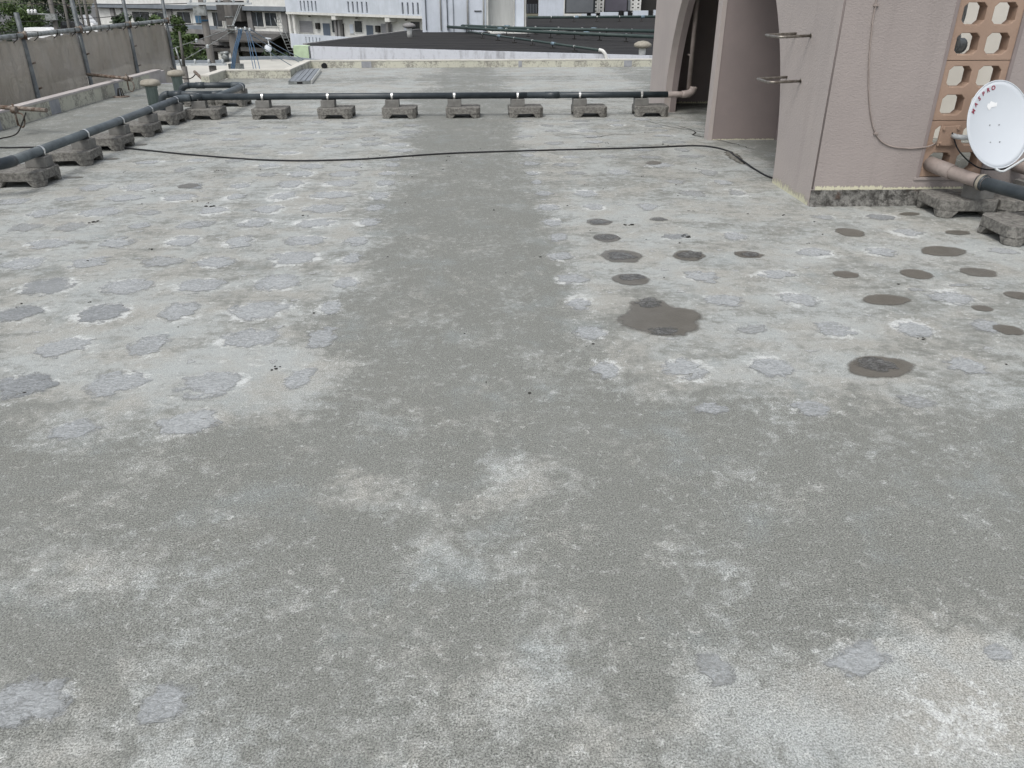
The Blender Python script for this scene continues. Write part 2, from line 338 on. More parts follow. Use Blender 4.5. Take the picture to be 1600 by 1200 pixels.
# ------------------------------------------------ measured positions on the deck (metres)
PATCH=[(-1.65,2.80,0.09,0.08,'n'),(-1.22,2.83,0.11,0.09,'n'),(-2.09,3.22,0.13,0.11,'d'),(-1.66,3.21,0.12,0.12,'n'),(-1.20,3.22,0.12,0.13,'n'),(-0.83,3.23,0.06,0.11,'n'),(-2.09,3.63,0.12,0.11,'n'),(-1.65,3.63,0.09,0.12,'n'),(-1.19,3.67,0.13,0.11,'n'),(-0.82,3.69,0.07,0.12,'n'),(-2.54,4.10,0.12,0.11,'d'),(-2.09,4.10,0.13,0.13,'d'),(-1.67,4.10,0.10,0.12,'n'),(-1.22,4.10,0.15,0.13,'n'),(-0.83,4.12,0.06,0.09,'n'),(-2.59,4.54,0.15,0.14,'d'),(-2.08,4.56,0.14,0.12,'n'),(-1.68,4.52,0.13,0.12,'n'),(-1.23,4.56,0.13,0.13,'n'),(-0.81,4.53,0.07,0.10,'n'),(-3.00,5.01,0.13,0.12,'n'),(-2.56,4.99,0.12,0.11,'n'),(-2.08,5.01,0.13,0.10,'f'),(-1.70,4.99,0.12,0.12,'n'),(-1.21,5.03,0.14,0.14,'n'),(-0.84,5.01,0.06,0.11,'n'),(-3.03,5.43,0.14,0.12,'n'),(-2.56,5.41,0.10,0.12,'n'),(-2.10,5.46,0.10,0.13,'n'),(-1.69,5.41,0.09,0.13,'n'),(-1.24,5.44,0.13,0.12,'n'),(-0.84,5.44,0.08,0.10,'n'),(-3.40,5.87,0.11,0.11,'f'),(-3.05,5.89,0.12,0.11,'f'),(-2.56,5.87,0.07,0.08,'n'),(-2.17,5.87,0.10,0.11,'n'),(-2.12,8.10,0.11,0.10,'n'),(-1.65,8.08,0.12,0.13,'n'),(-1.27,8.09,0.12,0.11,'n'),(-0.86,8.07,0.07,0.10,'n'),(-2.03,7.67,0.09,0.09,'f'),(-1.70,7.68,0.11,0.13,'n'),(-1.26,7.66,0.14,0.13,'n'),(-0.86,7.68,0.07,0.09,'n'),(-2.56,7.20,0.10,0.10,'d'),(-2.15,7.19,0.09,0.10,'n'),(-1.70,7.24,0.11,0.14,'n'),(-1.25,7.25,0.14,0.13,'n'),(-0.86,7.23,0.08,0.11,'n'),(-2.09,6.75,0.07,0.10,'n'),(-1.68,6.78,0.10,0.14,'n'),(-1.25,6.80,0.16,0.14,'n'),(-0.85,6.76,0.08,0.13,'n'),(-2.13,6.32,0.10,0.11,'n'),(-1.70,6.34,0.11,0.12,'n'),(-1.26,6.34,0.15,0.14,'n'),(-0.86,6.32,0.07,0.11,'n'),(-2.09,5.92,0.09,0.09,'f'),(-1.69,5.92,0.11,0.13,'n'),(-1.25,5.90,0.14,0.11,'n'),(-0.84,5.88,0.08,0.11,'n'),(-3.45,7.19,0.12,0.14,'n'),(-3.05,7.18,0.14,0.14,'n'),(-3.90,6.69,0.11,0.12,'n'),(-3.48,6.77,0.11,0.09,'f'),(-3.01,6.77,0.14,0.12,'n'),(-2.56,6.77,0.13,0.13,'n'),(-3.45,6.30,0.12,0.13,'n'),(-3.02,6.30,0.15,0.13,'n'),(-2.63,6.26,0.09,0.08,'f'),(0.55,8.52,0.07,0.09,'n'),(0.55,8.07,0.09,0.10,'n'),(0.54,7.61,0.06,0.09,'n'),(0.94,7.62,0.09,0.09,'f'),(1.39,7.63,0.10,0.13,'n'),(2.26,7.59,0.08,0.12,'f'),(0.56,7.22,0.05,0.09,'n'),(1.84,7.19,0.08,0.09,'f'),(2.26,7.15,0.08,0.09,'n'),(0.58,6.77,0.07,0.09,'n'),(0.96,6.77,0.10,0.12,'n'),(1.88,6.73,0.10,0.12,'f'),(2.28,6.72,0.07,0.11,'f'),(0.57,6.30,0.09,0.10,'n'),(0.97,6.30,0.08,0.10,'n'),(1.40,6.28,0.09,0.10,'n'),(0.57,5.83,0.07,0.11,'n'),(0.93,5.83,0.07,0.06,'w'),(1.41,5.89,0.06,0.06,'w'),(0.58,5.44,0.06,0.10,'n'),(0.93,5.41,0.08,0.07,'w'),(1.43,5.43,0.10,0.06,'d'),(1.86,5.41,0.08,0.11,'n'),(0.55,4.99,0.08,0.08,'n'),(0.95,4.97,0.09,0.08,'w'),(1.42,4.98,0.08,0.08,'w'),(1.83,4.97,0.06,0.05,'w'),(0.56,4.54,0.09,0.09,'n'),(0.96,4.54,0.08,0.06,'w'),(1.39,4.54,0.09,0.10,'n'),(1.87,4.58,0.10,0.07,'n'),(0.57,4.13,0.06,0.10,'n'),(0.96,4.11,0.07,0.07,'w'),(1.40,4.13,0.10,0.10,'n'),(0.56,3.69,0.08,0.08,'n'),(1.44,3.70,0.08,0.06,'f'),(0.96,3.69,0.08,0.05,'w'),(0.59,3.27,0.06,0.09,'n'),(0.96,3.25,0.10,0.10,'n'),(1.40,3.27,0.09,0.10,'n'),(0.98,2.86,0.07,0.05,'n'),(3.16,5.88,0.10,0.08,'d'),(2.71,5.89,0.08,0.07,'f'),(3.17,5.44,0.10,0.08,'n'),(2.28,5.00,0.12,0.08,'n'),(2.74,5.00,0.09,0.09,'n'),(3.57,4.98,0.09,0.06,'n'),(1.84,4.12,0.11,0.10,'n'),(2.74,4.13,0.12,0.10,'n'),(1.86,3.69,0.10,0.09,'n'),(2.30,3.69,0.09,0.09,'n'),(2.70,3.68,0.08,0.09,'n'),(1.88,3.25,0.09,0.07,'w'),(2.31,3.23,0.09,0.09,'n'),(1.42,2.85,0.08,0.06,'n'),(1.89,2.88,0.07,0.06,'f'),(0.99,1.46,0.09,0.05,'n'),(0.61,1.45,0.05,0.05,'f'),(-1.17,1.42,0.10,0.08,'n'),(-0.81,1.40,0.06,0.06,'n'),(1.38,1.47,0.04,0.03,'n'),(-0.36,4.12,0.09,0.07,'f'),(-0.29,3.30,0.09,0.08,'f'),(0.10,3.70,0.07,0.07,'f'),(-0.17,2.90,0.08,0.06,'f'),(2.60,4.26,0.04,0.03,'f'),(2.91,4.32,0.06,0.03,'f')]
WET=[(1.82,8.05,0.08,0.11),(0.93,5.83,0.10,0.10),(0.93,5.41,0.10,0.11),(0.95,4.97,0.15,0.14),(1.41,4.96,0.11,0.12),(1.82,4.97,0.10,0.08),(0.94,4.51,0.12,0.11),(2.73,5.46,0.11,0.11),(3.17,4.98,0.16,0.12),(2.30,4.54,0.08,0.07),(2.75,4.53,0.10,0.10),(3.15,4.54,0.12,0.09),(2.34,4.09,0.14,0.09),(3.15,4.13,0.08,0.07),(2.82,3.94,0.06,0.05),(2.77,3.63,0.08,0.07),(1.89,3.22,0.17,0.12),(-2.62,7.21,0.10,0.10)]
BIGWET=[(0.857,4.151),(0.978,4.197),(1.056,4.162),(1.089,4.059),(1.187,4.016),(1.244,3.917),(1.182,3.801),(1.170,3.705),(1.093,3.641),(1.043,3.602),(0.920,3.616),(0.832,3.678),(0.760,3.741),(0.722,3.867),(0.800,3.975),(0.835,4.071)]
BLOB=[(-0.96,3.31,0.39,0.24,0.80),(-1.50,3.34,0.24,0.17,0.30),(-2.22,3.66,0.23,0.24,0.40),(-1.11,7.43,0.36,0.42,0.30),(-1.48,6.81,0.25,0.17,0.50),(-1.81,8.21,0.66,0.33,0.30),(-2.80,9.79,1.16,0.69,0.35),(0.78,10.10,0.32,0.74,0.60),(1.59,9.60,0.77,0.45,0.40),(1.13,5.19,0.45,0.53,0.45),(0.76,4.31,0.15,0.16,0.70),(1.41,6.14,0.41,0.20,0.30),(-0.27,2.33,0.17,0.14,0.35),(0.11,2.40,0.11,0.15,0.30),(-0.22,1.97,0.13,0.10,0.35),(0.05,1.90,0.12,0.09,0.40),(-0.11,1.59,0.23,0.14,0.30),(0.07,1.51,0.14,0.09,0.35),(0.57,1.97,0.09,0.10,0.35),(-1.31,1.90,0.23,0.12,0.30),(-0.90,1.62,0.11,0.07,0.15),(-1.44,2.23,0.13,0.11,0.25),(0.51,1.91,0.06,0.06,0.20),(0.55,1.45,0.13,0.08,0.40),(1.06,1.23,0.25,0.15,1.10),(0.88,1.37,0.16,0.08,0.40),(1.33,1.39,0.10,0.07,0.50),(1.82,2.50,0.17,0.07,0.15),(0.69,2.95,0.20,0.09,0.50),(1.32,3.14,0.18,0.07,0.40),(1.74,3.06,0.20,0.04,0.60),(2.27,2.91,0.13,0.08,0.60),(-0.82,2.93,0.16,0.06,0.20),(-1.51,2.96,0.14,0.06,0.30),(2.22,18.17,1.54,1.04,0.80),(-2.23,18.08,1.38,1.02,0.60),(1.88,15.28,1.66,0.64,0.70),(-2.10,14.94,1.32,0.61,0.50),(-3.66,13.89,1.07,0.61,0.35),(-0.63,1.61,0.14,0.12,0.20),(-0.32,1.38,0.16,0.12,0.25),(-0.44,5.34,0.18,0.31,0.15),(0.08,3.13,0.20,0.19,0.15),(0.27,2.16,0.18,0.11,0.20),(-0.97,2.33,0.14,0.12,0.15)]
# ------------------------------------------------ roof deck
def vnoise(x, y, s, seed):
    g = np.random.default_rng(seed).random((97, 97)); X = x*s+40.3; Y = y*s+31.7
    i = np.floor(X).astype(int); j = np.floor(Y).astype(int); fx = X-i; fy = Y-j
    fx = fx*fx*(3-2*fx); fy = fy*fy*(3-2*fy); i %= 96; j %= 96
    return (g[i, j]*(1-fx)*(1-fy)+g[i+1, j]*fx*(1-fy)+g[i, j+1]*(1-fx)*fy+g[i+1, j+1]*fx*fy)-.5
def fbm(x, y, s, seed): return vnoise(x, y, s, seed)+.5*vnoise(x, y, s*2.1, seed+1)+.25*vnoise(x, y, s*4.3, seed+2)
def sst(v, a, b):
    t = np.clip((v-a)/(b-a), 0, 1); return t*t*(3-2*t)
# extra faint scars that carry the slab grid on into the distance
WET += [(3.44,5.96,.09,.05),(3.52,5.42,.10,.06),(-3.83,7.62,.10,.04),(-3.84,8.52,.08,.05),(-3.84,9.36,.07,.06)]
PATCH = [p for p in PATCH if not (-.75 < p[0] < .5 and p[4] == 'f')]
BLOB += [(-1.25,1.95,.35,.2,.3),(-.9,1.7,.3,.15,.3),(.1,1.35,.3,.2,.35),(-.35,1.2,.35,.2,.35),(.15,2.3,.2,.15,.25),(-.35,2.35,.18,.12,.35),(.6,1.85,.2,.12,.3),(-.2,5.2,.2,.15,.15),(-.1,6.6,.25,.2,.12),(-1.02,1.32,.16,.10,.8),(-.73,1.30,.09,.07,.8),(1.12,1.36,.2,.12,.8),(1.02,1.32,.28,.20,.6),(.80,1.14,.2,.12,.4),(1.15,1.14,.3,.16,.7),(.62,1.36,.16,.10,.4),(.95,1.42,.2,.08,.6),(.95,1.05,.35,.18,.4),(.75,1.2,.3,.15,.2),(1.35,1.22,.35,.2,.6),(.55,1.0,.3,.12,.3),(-.42,4.2,.12,.08,.25),(-.30,3.28,.14,.1,.25),(-.24,2.9,.14,.08,.2),(-.05,3.75,.12,.08,.25),(-2.6,1.9,.5,.3,.2),(-.1,1.0,.6,.2,.2)]
grid = []
for row in range(8):
    Y = 7.95+.43*row
    for X in [-3.35,-2.93,-2.5,-2.08,-1.66,-1.22,-.86,.58,.97,1.4,1.85,2.3]:
        if any(abs(p[0]-X) < .22 and abs(p[1]-Y) < .2 for p in PATCH) or rng.random() < .35: continue
        grid.append((X+rng.normal(0, .03), Y+rng.normal(0, .03), rng.uniform(.08, .15), rng.uniform(.07, .12), 'f' if rng.random() < .6 else 'n'))
PATCH += grid
step = .04
xs = np.arange(-6.0, 8.0001, step); ys = np.arange(-3.0, 19.0001, step)
XX, YY = np.meshgrid(xs, ys); X = XX.ravel(); Y = YY.ravel()
wx = X+.22*fbm(X, Y, 1.3, 5); wy = Y+.25*fbm(X, Y, 1.2, 9)
near = sst(wy, 2.65, 3.2)
wx = wx+.10*fbm(X, Y, 5, 77); left = sst(-wx, .58, 1.08); right = sst(wx, .38, .82)
pale = np.maximum(left, right)*near*.60
pale *= 1-.35*sst(Y, 15.9, 16.4)*(1-sst(Y, 16.9, 17.2))
pale += .10*sst(Y, 13, 16)
pale *= 1-.85*sst(-X+.15*fbm(X, Y, 1.5, 3), 4.15, 4.55)
pale *= 1-.75*sst(X, 2.9, 3.1)*sst(Y, 7, 7.2)
eff = np.zeros_like(X)
for bx, by, rx, ry, sv in BLOB:
    q = ((wx-bx)/rx)**2+((wy-by)/ry)**2; e = np.exp(-q*1.1)*sv
    pale += e*(1.0 if by < 2.9 else .8); eff += e*(.26 if sv < .75 else .24)
for px, py, rx, ry, k in PATCH:
    s_ = (np.abs(X-px) < .6) & (np.abs(Y-py) < .6)
    q = np.sqrt(((X[s_]-px)/rx)**2+((Y[s_]-py)/ry)**2); dd = np.maximum(q-1, 0)*min(rx, ry)
    eff[s_] = np.maximum(eff[s_], np.exp(-dd/.05)*(.72 if k in 'nd' else .45)*np.clip(.62+1.6*fbm(X[s_], Y[s_], 6, 88), .1, 1.15))
    pale[s_] += np.exp(-dd/.09)*.22
eff += (.14+.30*np.clip(fbm(X, Y, .8, 41)+.15, 0, 1))*np.maximum(left, right)*near
# tide marks near the foreground edge of the pale zones
edge = np.exp(-((wy-2.98)/.10)**2)*np.maximum(left, right)
eff += edge*.22*(fbm(X, Y, 2.2, 21) > .02)
coarse = 1-np.clip(np.maximum(left, right)*near, 0, 1)*.85
coarse -= sum(np.exp(-(((wx-bx)/rx)**2+((wy-by)/ry)**2))*.6 for bx, by, rx, ry, sv in BLOB if sv > 1)
# footprint
nx, ny = len(xs), len(ys)
cx = (XX[:-1, :-1]+step/2).ravel(); cy = (YY[:-1, :-1]+step/2).ravel()
keep = ~((cx < -3.67) & (cy > 16.8)) & ~((cx < -4.93) & (cy > 15.85))
ii = np.arange(nx*ny).reshape(ny, nx)
quads = np.stack([ii[:-1, :-1].ravel(), ii[:-1, 1:].ravel(), ii[1:, 1:].ravel(), ii[1:, :-1].ravel()], 1)[keep]
me = bpy.data.meshes.new('roof_deck')
me.vertices.add(nx*ny); co = np.zeros((nx*ny, 3)); co[:, 0] = X; co[:, 1] = Y; me.vertices.foreach_set('co', co.ravel())
me.loops.add(len(quads)*4); me.loops.foreach_set('vertex_index', quads.ravel().astype(np.int32))
me.polygons.add(len(quads)); me.polygons.foreach_set('loop_start', np.arange(0, len(quads)*4, 4, dtype=np.int32)); me.polygons.foreach_set('loop_total', np.full(len(quads), 4, dtype=np.int32))
me.update(calc_edges=True)
for nm, a in (('pale', pale), ('eff', eff), ('coarse', np.clip(coarse, 0, 1))):
    at = me.attributes.new(nm, 'FLOAT', 'POINT'); at.data.foreach_set('value', a.astype(np.float32))
deck = link('roof_deck', me, M['deck']); tag(deck, 'worn grey concrete roof deck dotted with mortar scars', kind='structure')

def disc_mesh(name, seed, amp=.17, seg=40, rings=7, hgt=.0022, outline=None):
    r_ = np.random.default_rng(seed); ph = r_.uniform(0, 6.28, 9); am = r_.normal(0, 1, 9)/np.arange(1, 10)**.8
    bm = NB(); lay = bm.verts.layers.float.new('rad'); c = bm.verts.new((0, 0, hgt)); prev = None
    for j in range(1, rings+1):
        t = j/rings; ring = []
        for k in range(seg):
            a = 2*math.pi*k/seg
            if outline is None:
                rad = 1+amp*sum(am[q]*math.sin((q+1)*a+ph[q]) for q in range(9))*.6; rad = max(.55, rad)*t
                z = hgt*(1.0 if t < .95 else .5)
                v = bm.verts.new((rad*math.cos(a), rad*math.sin(a), z))
            else:
                p = outline[k % len(outline)]; v = bm.verts.new((p[0]*t, p[1]*t, hgt))
            v[lay] = t; ring.append(v)
        for k in range(seg):
            if prev: bm.faces.new((prev[k], ring[k], ring[(k+1) % seg], prev[(k+1) % seg]))
            else: bm.faces.new((c, ring[k], ring[(k+1) % seg]))
        prev = ring
    m_ = bpy.data.meshes.new(name); bm.to_mesh(m_); bm.free()
    for p in m_.polygons: p.use_smooth = True
    return m_
variants = {k: [disc_mesh('mortar_patch', 100*i+n) for n in range(7)] for i, k in enumerate('ndfw')}
mk = {'n': 'patch', 'd': 'patch_d', 'f': 'patch_f', 'w': 'patch_w'}
for k, l in variants.items():
    for m_ in l: m_.materials.append(M[mk[k]])
for px, py, rx, ry, k in PATCH:
    o = link('mortar_patch', random.choice(variants[k]), M['patch'], deck)
    sc_ = 1.28
    o.location = (px, py, .0035 if k == 'w' else .001); o.scale = (rx*sc_, ry*sc_, 1 if k != 'f' else .6)
    o.rotation_euler = (0, 0, random.choice((0, math.pi))+random.uniform(-.25, .25))
pud = [disc_mesh('puddle', 900+n, .10, hgt=.0028) for n in range(4)]
for m_ in pud: m_.materials.append(M['puddle'])
for i, (px, py, rx, ry) in enumerate(WET):
    o = link('puddle', pud[i % 4], M['puddle'], deck); o.location = (px, py, .0012); o.scale = (rx*1.05, ry*1.05, 1); o.rotation_euler.z = random.uniform(-.2, .2)
    tag(o, 'small dark damp spot on the deck')
cxy = np.mean(BIGWET, 0); ol = smooth_path([(p[0]-cxy[0], p[1]-cxy[1], 0) for p in BIGWET+BIGWET[:1]], 6)[:-1]
m_ = disc_mesh('puddle', 1, seg=len(ol), outline=[(v.x, v.y) for v in ol], hgt=.0028); m_.materials.append(M['puddle'])
o = link('puddle', m_, M['puddle'], deck); o.location = (cxy[0], cxy[1], .0014); tag(o, 'largest dark wet stain spreading over three scars')
# chalk dots left between the slab feet
bm = NB(); lay = bm.verts.layers.float.new('rad')
def dot(x, y, rx, ry, z=.002):
    ph = random.uniform(0, 6.3); c = bm.verts.new((x, y, z)); c[lay] = 0; pr2 = None
    for t in (.5, 1):
        ring = []
        for k in range(12):
            a = 2*math.pi*k/12; rr = t*(1+.25*math.sin(3*a+ph)+.12*math.sin(5*a-ph))
            v = bm.verts.new((x+rx*rr*math.cos(a), y+ry*rr*math.sin(a), z)); v[lay] = t; ring.append(v)
        for k in range(12):
            bm.faces.new((pr2[k], ring[k], ring[(k+1) % 12], pr2[(k+1) % 12]) if pr2 else (c, ring[k], ring[(k+1) % 12]))
        pr2 = ring
for row in range(14):
    Y0 = 3.42+.425*row
    for X0 in [-2.75,-2.3,-1.88,-1.44,-1.02,.77,1.18,1.63,2.1,2.55,3.0]:
        for dx, dy in ((0, 0), (-.2, .22)):
            if rng.random() < .5 and Y0+dy < 9: dot(X0+dx+rng.normal(0, .03), Y0+dy+rng.normal(0, .03), rng.uniform(.018, .045), rng.uniform(.014, .03))
for _ in range(150): dot(random.choice((random.uniform(-3.8, -.9), random.uniform(.6, 2.6))), random.uniform(3, 15), random.uniform(.006, .016), random.uniform(.006, .014))
o = obj('chalk_spot', bm, M['spot'], deck); tag(o, kind='stuff')
# crumbs of grit
bm = NB()
for _ in range(110):
    x, y = random.uniform(-3.8, 2.6), random.uniform(2.9, 10)
    for q in range(random.choice((1, 1, 2, 4))):
        r_ = random.uniform(.003, .008); res = bmesh.ops.create_icosphere(bm, subdivisions=1, radius=r_); k_ = random.uniform(.8, 1.5); o_ = Vector((x+random.gauss(0, .02), y+random.gauss(0, .015), r_*.3))
        for v in res['verts']: v.co = Vector((v.co.x*k_, v.co.y, v.co.z*.5))+o_
for (x, y) in ((-2.95, 6.0), (-2.2, 6.45), (1.52, 5.4), (1.16, 5.75)):
    for q in range(7):
        r_ = random.uniform(.005, .014); res = bmesh.ops.create_icosphere(bm, subdivisions=1, radius=r_); o_ = Vector((x+random.gauss(0, .022), y+random.gauss(0, .015), r_*.3))
        for v in res['verts']: v.co = Vector((v.co.x*1.3, v.co.y, v.co.z*.5))+o_
o = obj('grit', bm, M['dark']); tag(o, 'dark crumbs of grit and moss scattered over the deck', 'grit', kind='stuff')
# cracks
def crack(pts, w, seed):
    r_ = random.Random(seed); P = smooth_path([(x, y, 0) for x, y in pts], 8); bm = NB(); pv = None
    for i, p in enumerate(P):
        t = (P[min(i+1, len(P)-1)]-P[max(i-1, 0)]).normalized(); s_ = Vector((-t.y, t.x, 0)); p = p+s_*r_.gauss(0, w*.8)
        ww = w*r_.uniform(.3, 1.2)*(math.sin(math.pi*(i+.5)/len(P))+.2); a, b_ = bm.verts.new(p+s_*ww+Vector((0, 0, .0035))), bm.verts.new(p-s_*ww+Vector((0, 0, .0035)))
        if pv: bm.faces.new((pv[0], a, b_, pv[1]))
        pv = (a, b_)
    obj('crack', bm, M['dark'], deck)
crack([(2.6, 10.6), (2.75, 10.0), (2.68, 9.7), (2.95, 9.2), (3.1, 8.7)], .010, 3)
crack([(2.3, 10.9), (2.5, 10.4), (2.75, 10.05), (3.1, 9.6)], .007, 4)
crack([(.95, 9.85), (1.1, 9.6), (1.45, 9.62), (1.7, 9.8), (2.1, 9.75)], .007, 5)
crack([(1.45, 9.62), (1.2, 9.85), (.95, 9.85)], .005, 6)
# body of the building under the deck
bm = NB(); prism(bm, [(-6.1,-4),(8.2,-4),(8.2,19.1),(-3.77,19.1),(-3.77,16.9),(-5.03,16.9),(-5.03,15.9),(-6.1,15.9)], -9.5, -.03)
tag(obj('building_body', bm, M['greywall']), 'body of the building below the roof deck', kind='structure')
bm = NB(); box(bm, -6.0, -4.95, 15.84, 15.95, -.4, .004); tag(obj('roof_edge', bm, M['greypatch']), 'bare concrete edge of the roof deck', kind='structure')

# ------------------------------------------------ parapets
def band(bm, pts, w, z0, z1, mi=0, ov=0):
    """wall of thickness w along pts, outer side to the left of travel"""
    P = [Vector((p[0], p[1])) for p in pts]; L_, R_ = [], []
    for i, p in enumerate(P):
        a = (P[i]-P[i-1]).normalized() if i else (P[1]-P[0]).normalized(); b_ = (P[i+1]-P[i]).normalized() if i < len(P)-1 else a
        na, nb = Vector((-a.y, a.x)), Vector((-b_.y, b_.x)); n_ = (na+nb).normalized(); k = 1/max(.3, n_.dot(na))
        L_.append(p+n_*k*(w+ov)); R_.append(p-n_*k*ov)
    for i in range(len(P)-1):
        q = [R_[i], R_[i+1], L_[i+1], L_[i]]; prism(bm, q, z0, z1, mi)
    return bm
t = thing('parapet_wall', 'low roof edge wall on the left with flaking yellow face and pinkish coping', 'parapet', (-6.07, 9, 0))
bm = NB(); band(bm, [(-6, -4), (-6, 15.6)], .14, 0, .19); obj('wall_face', bm, M['parapet'], t)
bm = NB(); band(bm, [(-6, -4), (-6, 16.2)], .14, .193, .222, ov=.006); obj('coping', bm, M['coping'], t)
bm = NB(); prism(bm, [(-6.0, 15.6), (-6.0, 16.4), (-6.14, 16.4), (-6.14, 15.6)], -.5, .19); obj('wall_end', bm, M['coping'], t)
for y0, y1 in ((11.8, 12.08), (10.3, 10.5), (14.0, 14.2)):
    bm = NB(); box(bm, -6.01, -5.996, y0, y1, .003, .188); obj('mortar_joint', bm, M['greypatch'], t)
t = thing('parapet_wall', 'low mildewed cream roof edge wall stepping along the far side', 'parapet', (-3.7, 18, 0))
far = [(-4.95, 15.7), (-4.95, 16.8), (-3.68, 16.8), (-3.68, 19.0), (8.2, 19.0)]
bm = NB(); band(bm, far, .15, 0, .135); obj('wall_face', bm, M['parapet'], t)
bm = NB(); band(bm, far, .15, .138, .162, ov=.005); obj('coping', bm, M['copwhite'], t)
for x0, x1 in ((-2.55, -2.33), (3.42, 3.6), (1.0, 1.08)):
    bm = NB(); box(bm, x0, x1, 18.988, 18.999, .003, .134); obj('mortar_joint', bm, M['greypatch'], t)
bm = NB(); tube(bm, [(-3.38, 18.9, .05), (-3.38, 19.1, .05)], .06, 14); obj('drain_hole', bm, M['black'], t)
t = thing('roof_drain', 'small rusty strainer standing by the left roof edge wall', 'roof drain', (-5.85, 13.85, 0))
bm = NB(); lathe(bm, [(.13, .004), (.13, .012), (.05, .016)], (-5.85, 13.85, 0), 16); obj('flange', bm, M['rust'], t)
for k in range(7):
    a = k*2*math.pi/7; bm = NB(); tube(bm, [(-5.85+.05*math.cos(a), 13.85+.05*math.sin(a), .012), (-5.85+.028*math.cos(a), 13.85+.028*math.sin(a), .13)], .007, 6); obj('bar', bm, M['dark'], t)
bm = NB(); lathe(bm, [(.035, .125), (.035, .135), (.01, .14)], (-5.85, 13.85, 0), 12); obj('cap', bm, M['dark'], t)

# ------------------------------------------------ footed slabs and little blocks
def slab_mesh(seed):
    r_ = random.Random(seed); bm = NB(); w, d_, c = .235, .21, .05
    out = [(-w+c, -d_), (w-c, -d_), (w, -d_+c), (w, d_-c), (w-c, d_), (-w+c, d_), (-w, d_-c), (-w, -d_+c)]
    out = [(x+r_.gauss(0, .003), y+r_.gauss(0, .003)) for x, y in out]
    prism(bm, out, .054, .135)
    for sx in (-1, 1):
        for sy in (-1, 1):
            def q(ix, iy, z): return [bm.verts.new((sx*a, sy*b_, z)) for a, b_ in ((w-.003, d_-c), (w-c, d_-.003), (ix, d_-.003), (ix, iy), (w-.003, iy))]
            lo_, hi_ = q(w-.095, d_-.09, 0), q(w-.14, d_-.13, .055)
            n = 5
            for i in range(n): bm.faces.new((lo_[i], lo_[(i+1) % n], hi_[(i+1) % n], hi_[i]))
            bm.faces.new(lo_); bm.faces.new(hi_)
    bmesh.ops.recalc_face_normals(bm, faces=bm.faces)
    es = [e for e in bm.edges if len(e.link_faces) == 2 and e.calc_face_angle(0) > .5]
    bmesh.ops.bevel(bm, geom=es, offset=.007, segments=2, affect='EDGES', profile=.5)
    for v in bm.verts: v.co += Vector((r_.gauss(0, .0012), r_.gauss(0, .0012), 0 if v.co.z < .004 else r_.gauss(0, .001)))
    m_ = bpy.data.meshes.new('footed_slab'); bm.to_mesh(m_); bm.free(); m_.materials.append(M['block']); return m_
SL = [slab_mesh(i) for i in range(5)]
def small_mesh(seed, w=.19, d_=.14, h=.095):
    r_ = random.Random(seed); bm = NB(); box(bm, -w/2, w/2, -d_/2, d_/2, 0, h, bev=.005)
    for v in bm.verts: v.co += Vector((r_.gauss(0, .001), r_.gauss(0, .001), 0))
    m_ = bpy.data.meshes.new('small_block'); bm.to_mesh(m_); bm.free(); m_.materials.append(M['block_plain']); return m_
SM = [small_mesh(i) for i in range(3)]
ordn = ['first', 'second', 'third', 'fourth', 'fifth', 'sixth', 'seventh', 'eighth']
def slab(x, y, label, rz=0, z=0, v=None):
    o = link('footed_slab', random.choice(SL) if v is None else SL[v], M['block']); o.location = (x, y, z); o.rotation_euler = (0, 0, rz)
    return tag(o, label, 'concrete slab', 'footed concrete slabs under the pipes')
def small(x, y, label, rz=0, z=.135):
    o = link('small_block', random.choice(SM), M['block_plain']); o.location = (x, y, z); o.rotation_euler = (0, 0, rz)
    return tag(o, label, 'concrete block', 'little blocks carrying the pipes')
for i, (xs_, xb) in enumerate(zip((-3.72, -2.83, -1.93, -1.05, -.17, .70, 1.60, 2.47), (-3.79, -2.92, -2.03, -1.15, -.29, .59, 1.46, 2.33))):
    slab(xs_, 11.44, 'dark footed concrete slab, %s from the left in the row under the pipe that crosses the roof' % ordn[i], random.uniform(-.04, .04) if i else -.03)
    small(xb, 11.42, 'small grey block on the %s slab from the left under the crossing pipe' % ordn[i], random.uniform(-.05, .05))
for i, (yc, yb) in enumerate(zip((7.38, 8.32, 9.15, 10.05, 10.96), (7.48, 8.40, 9.30, 10.18, 11.12))):
    if i < 5:
        slab(-4.14, yc+.03, 'dark footed concrete slab, %s from the camera in the line under the left pipe' % ('nearest' if i == 0 else ordn[i]), random.uniform(-.05, .05))
        small(-4.03, yb, 'small grey block on the %s slab from the camera under the left pipe' % ('nearest' if i == 0 else ordn[i]), random.uniform(-.05, .05))
slab(-3.71, 12.75, 'footed slab under the rear pipe loop, behind the corner of the pipes')
slab(-4.19, 12.78, 'footed slab half hidden behind the corner, left of the other rear one')
small(-3.60, 12.80, 'small block under the bend of the rear pipe loop')
o = small(-4.47, 12.95, 'small block lying on the deck beside the rear vent stack', z=0)
# right side by the tower
slab(3.835, 6.02, 'footed slab against the pink wall below the wall pipe', v=1)
slab(4.31, 6.01, 'footed slab touching the right side of the one below the wall pipe', v=2)
slab(3.905, 5.27, 'nearest rough footed slab at the right picture edge', v=3)
small(3.93, 5.93, 'grey block under the collar of the pipe leaving the pink wall', .25)
small(4.44, 6.08, 'dark block by the pink elbow at the right picture edge', 0)

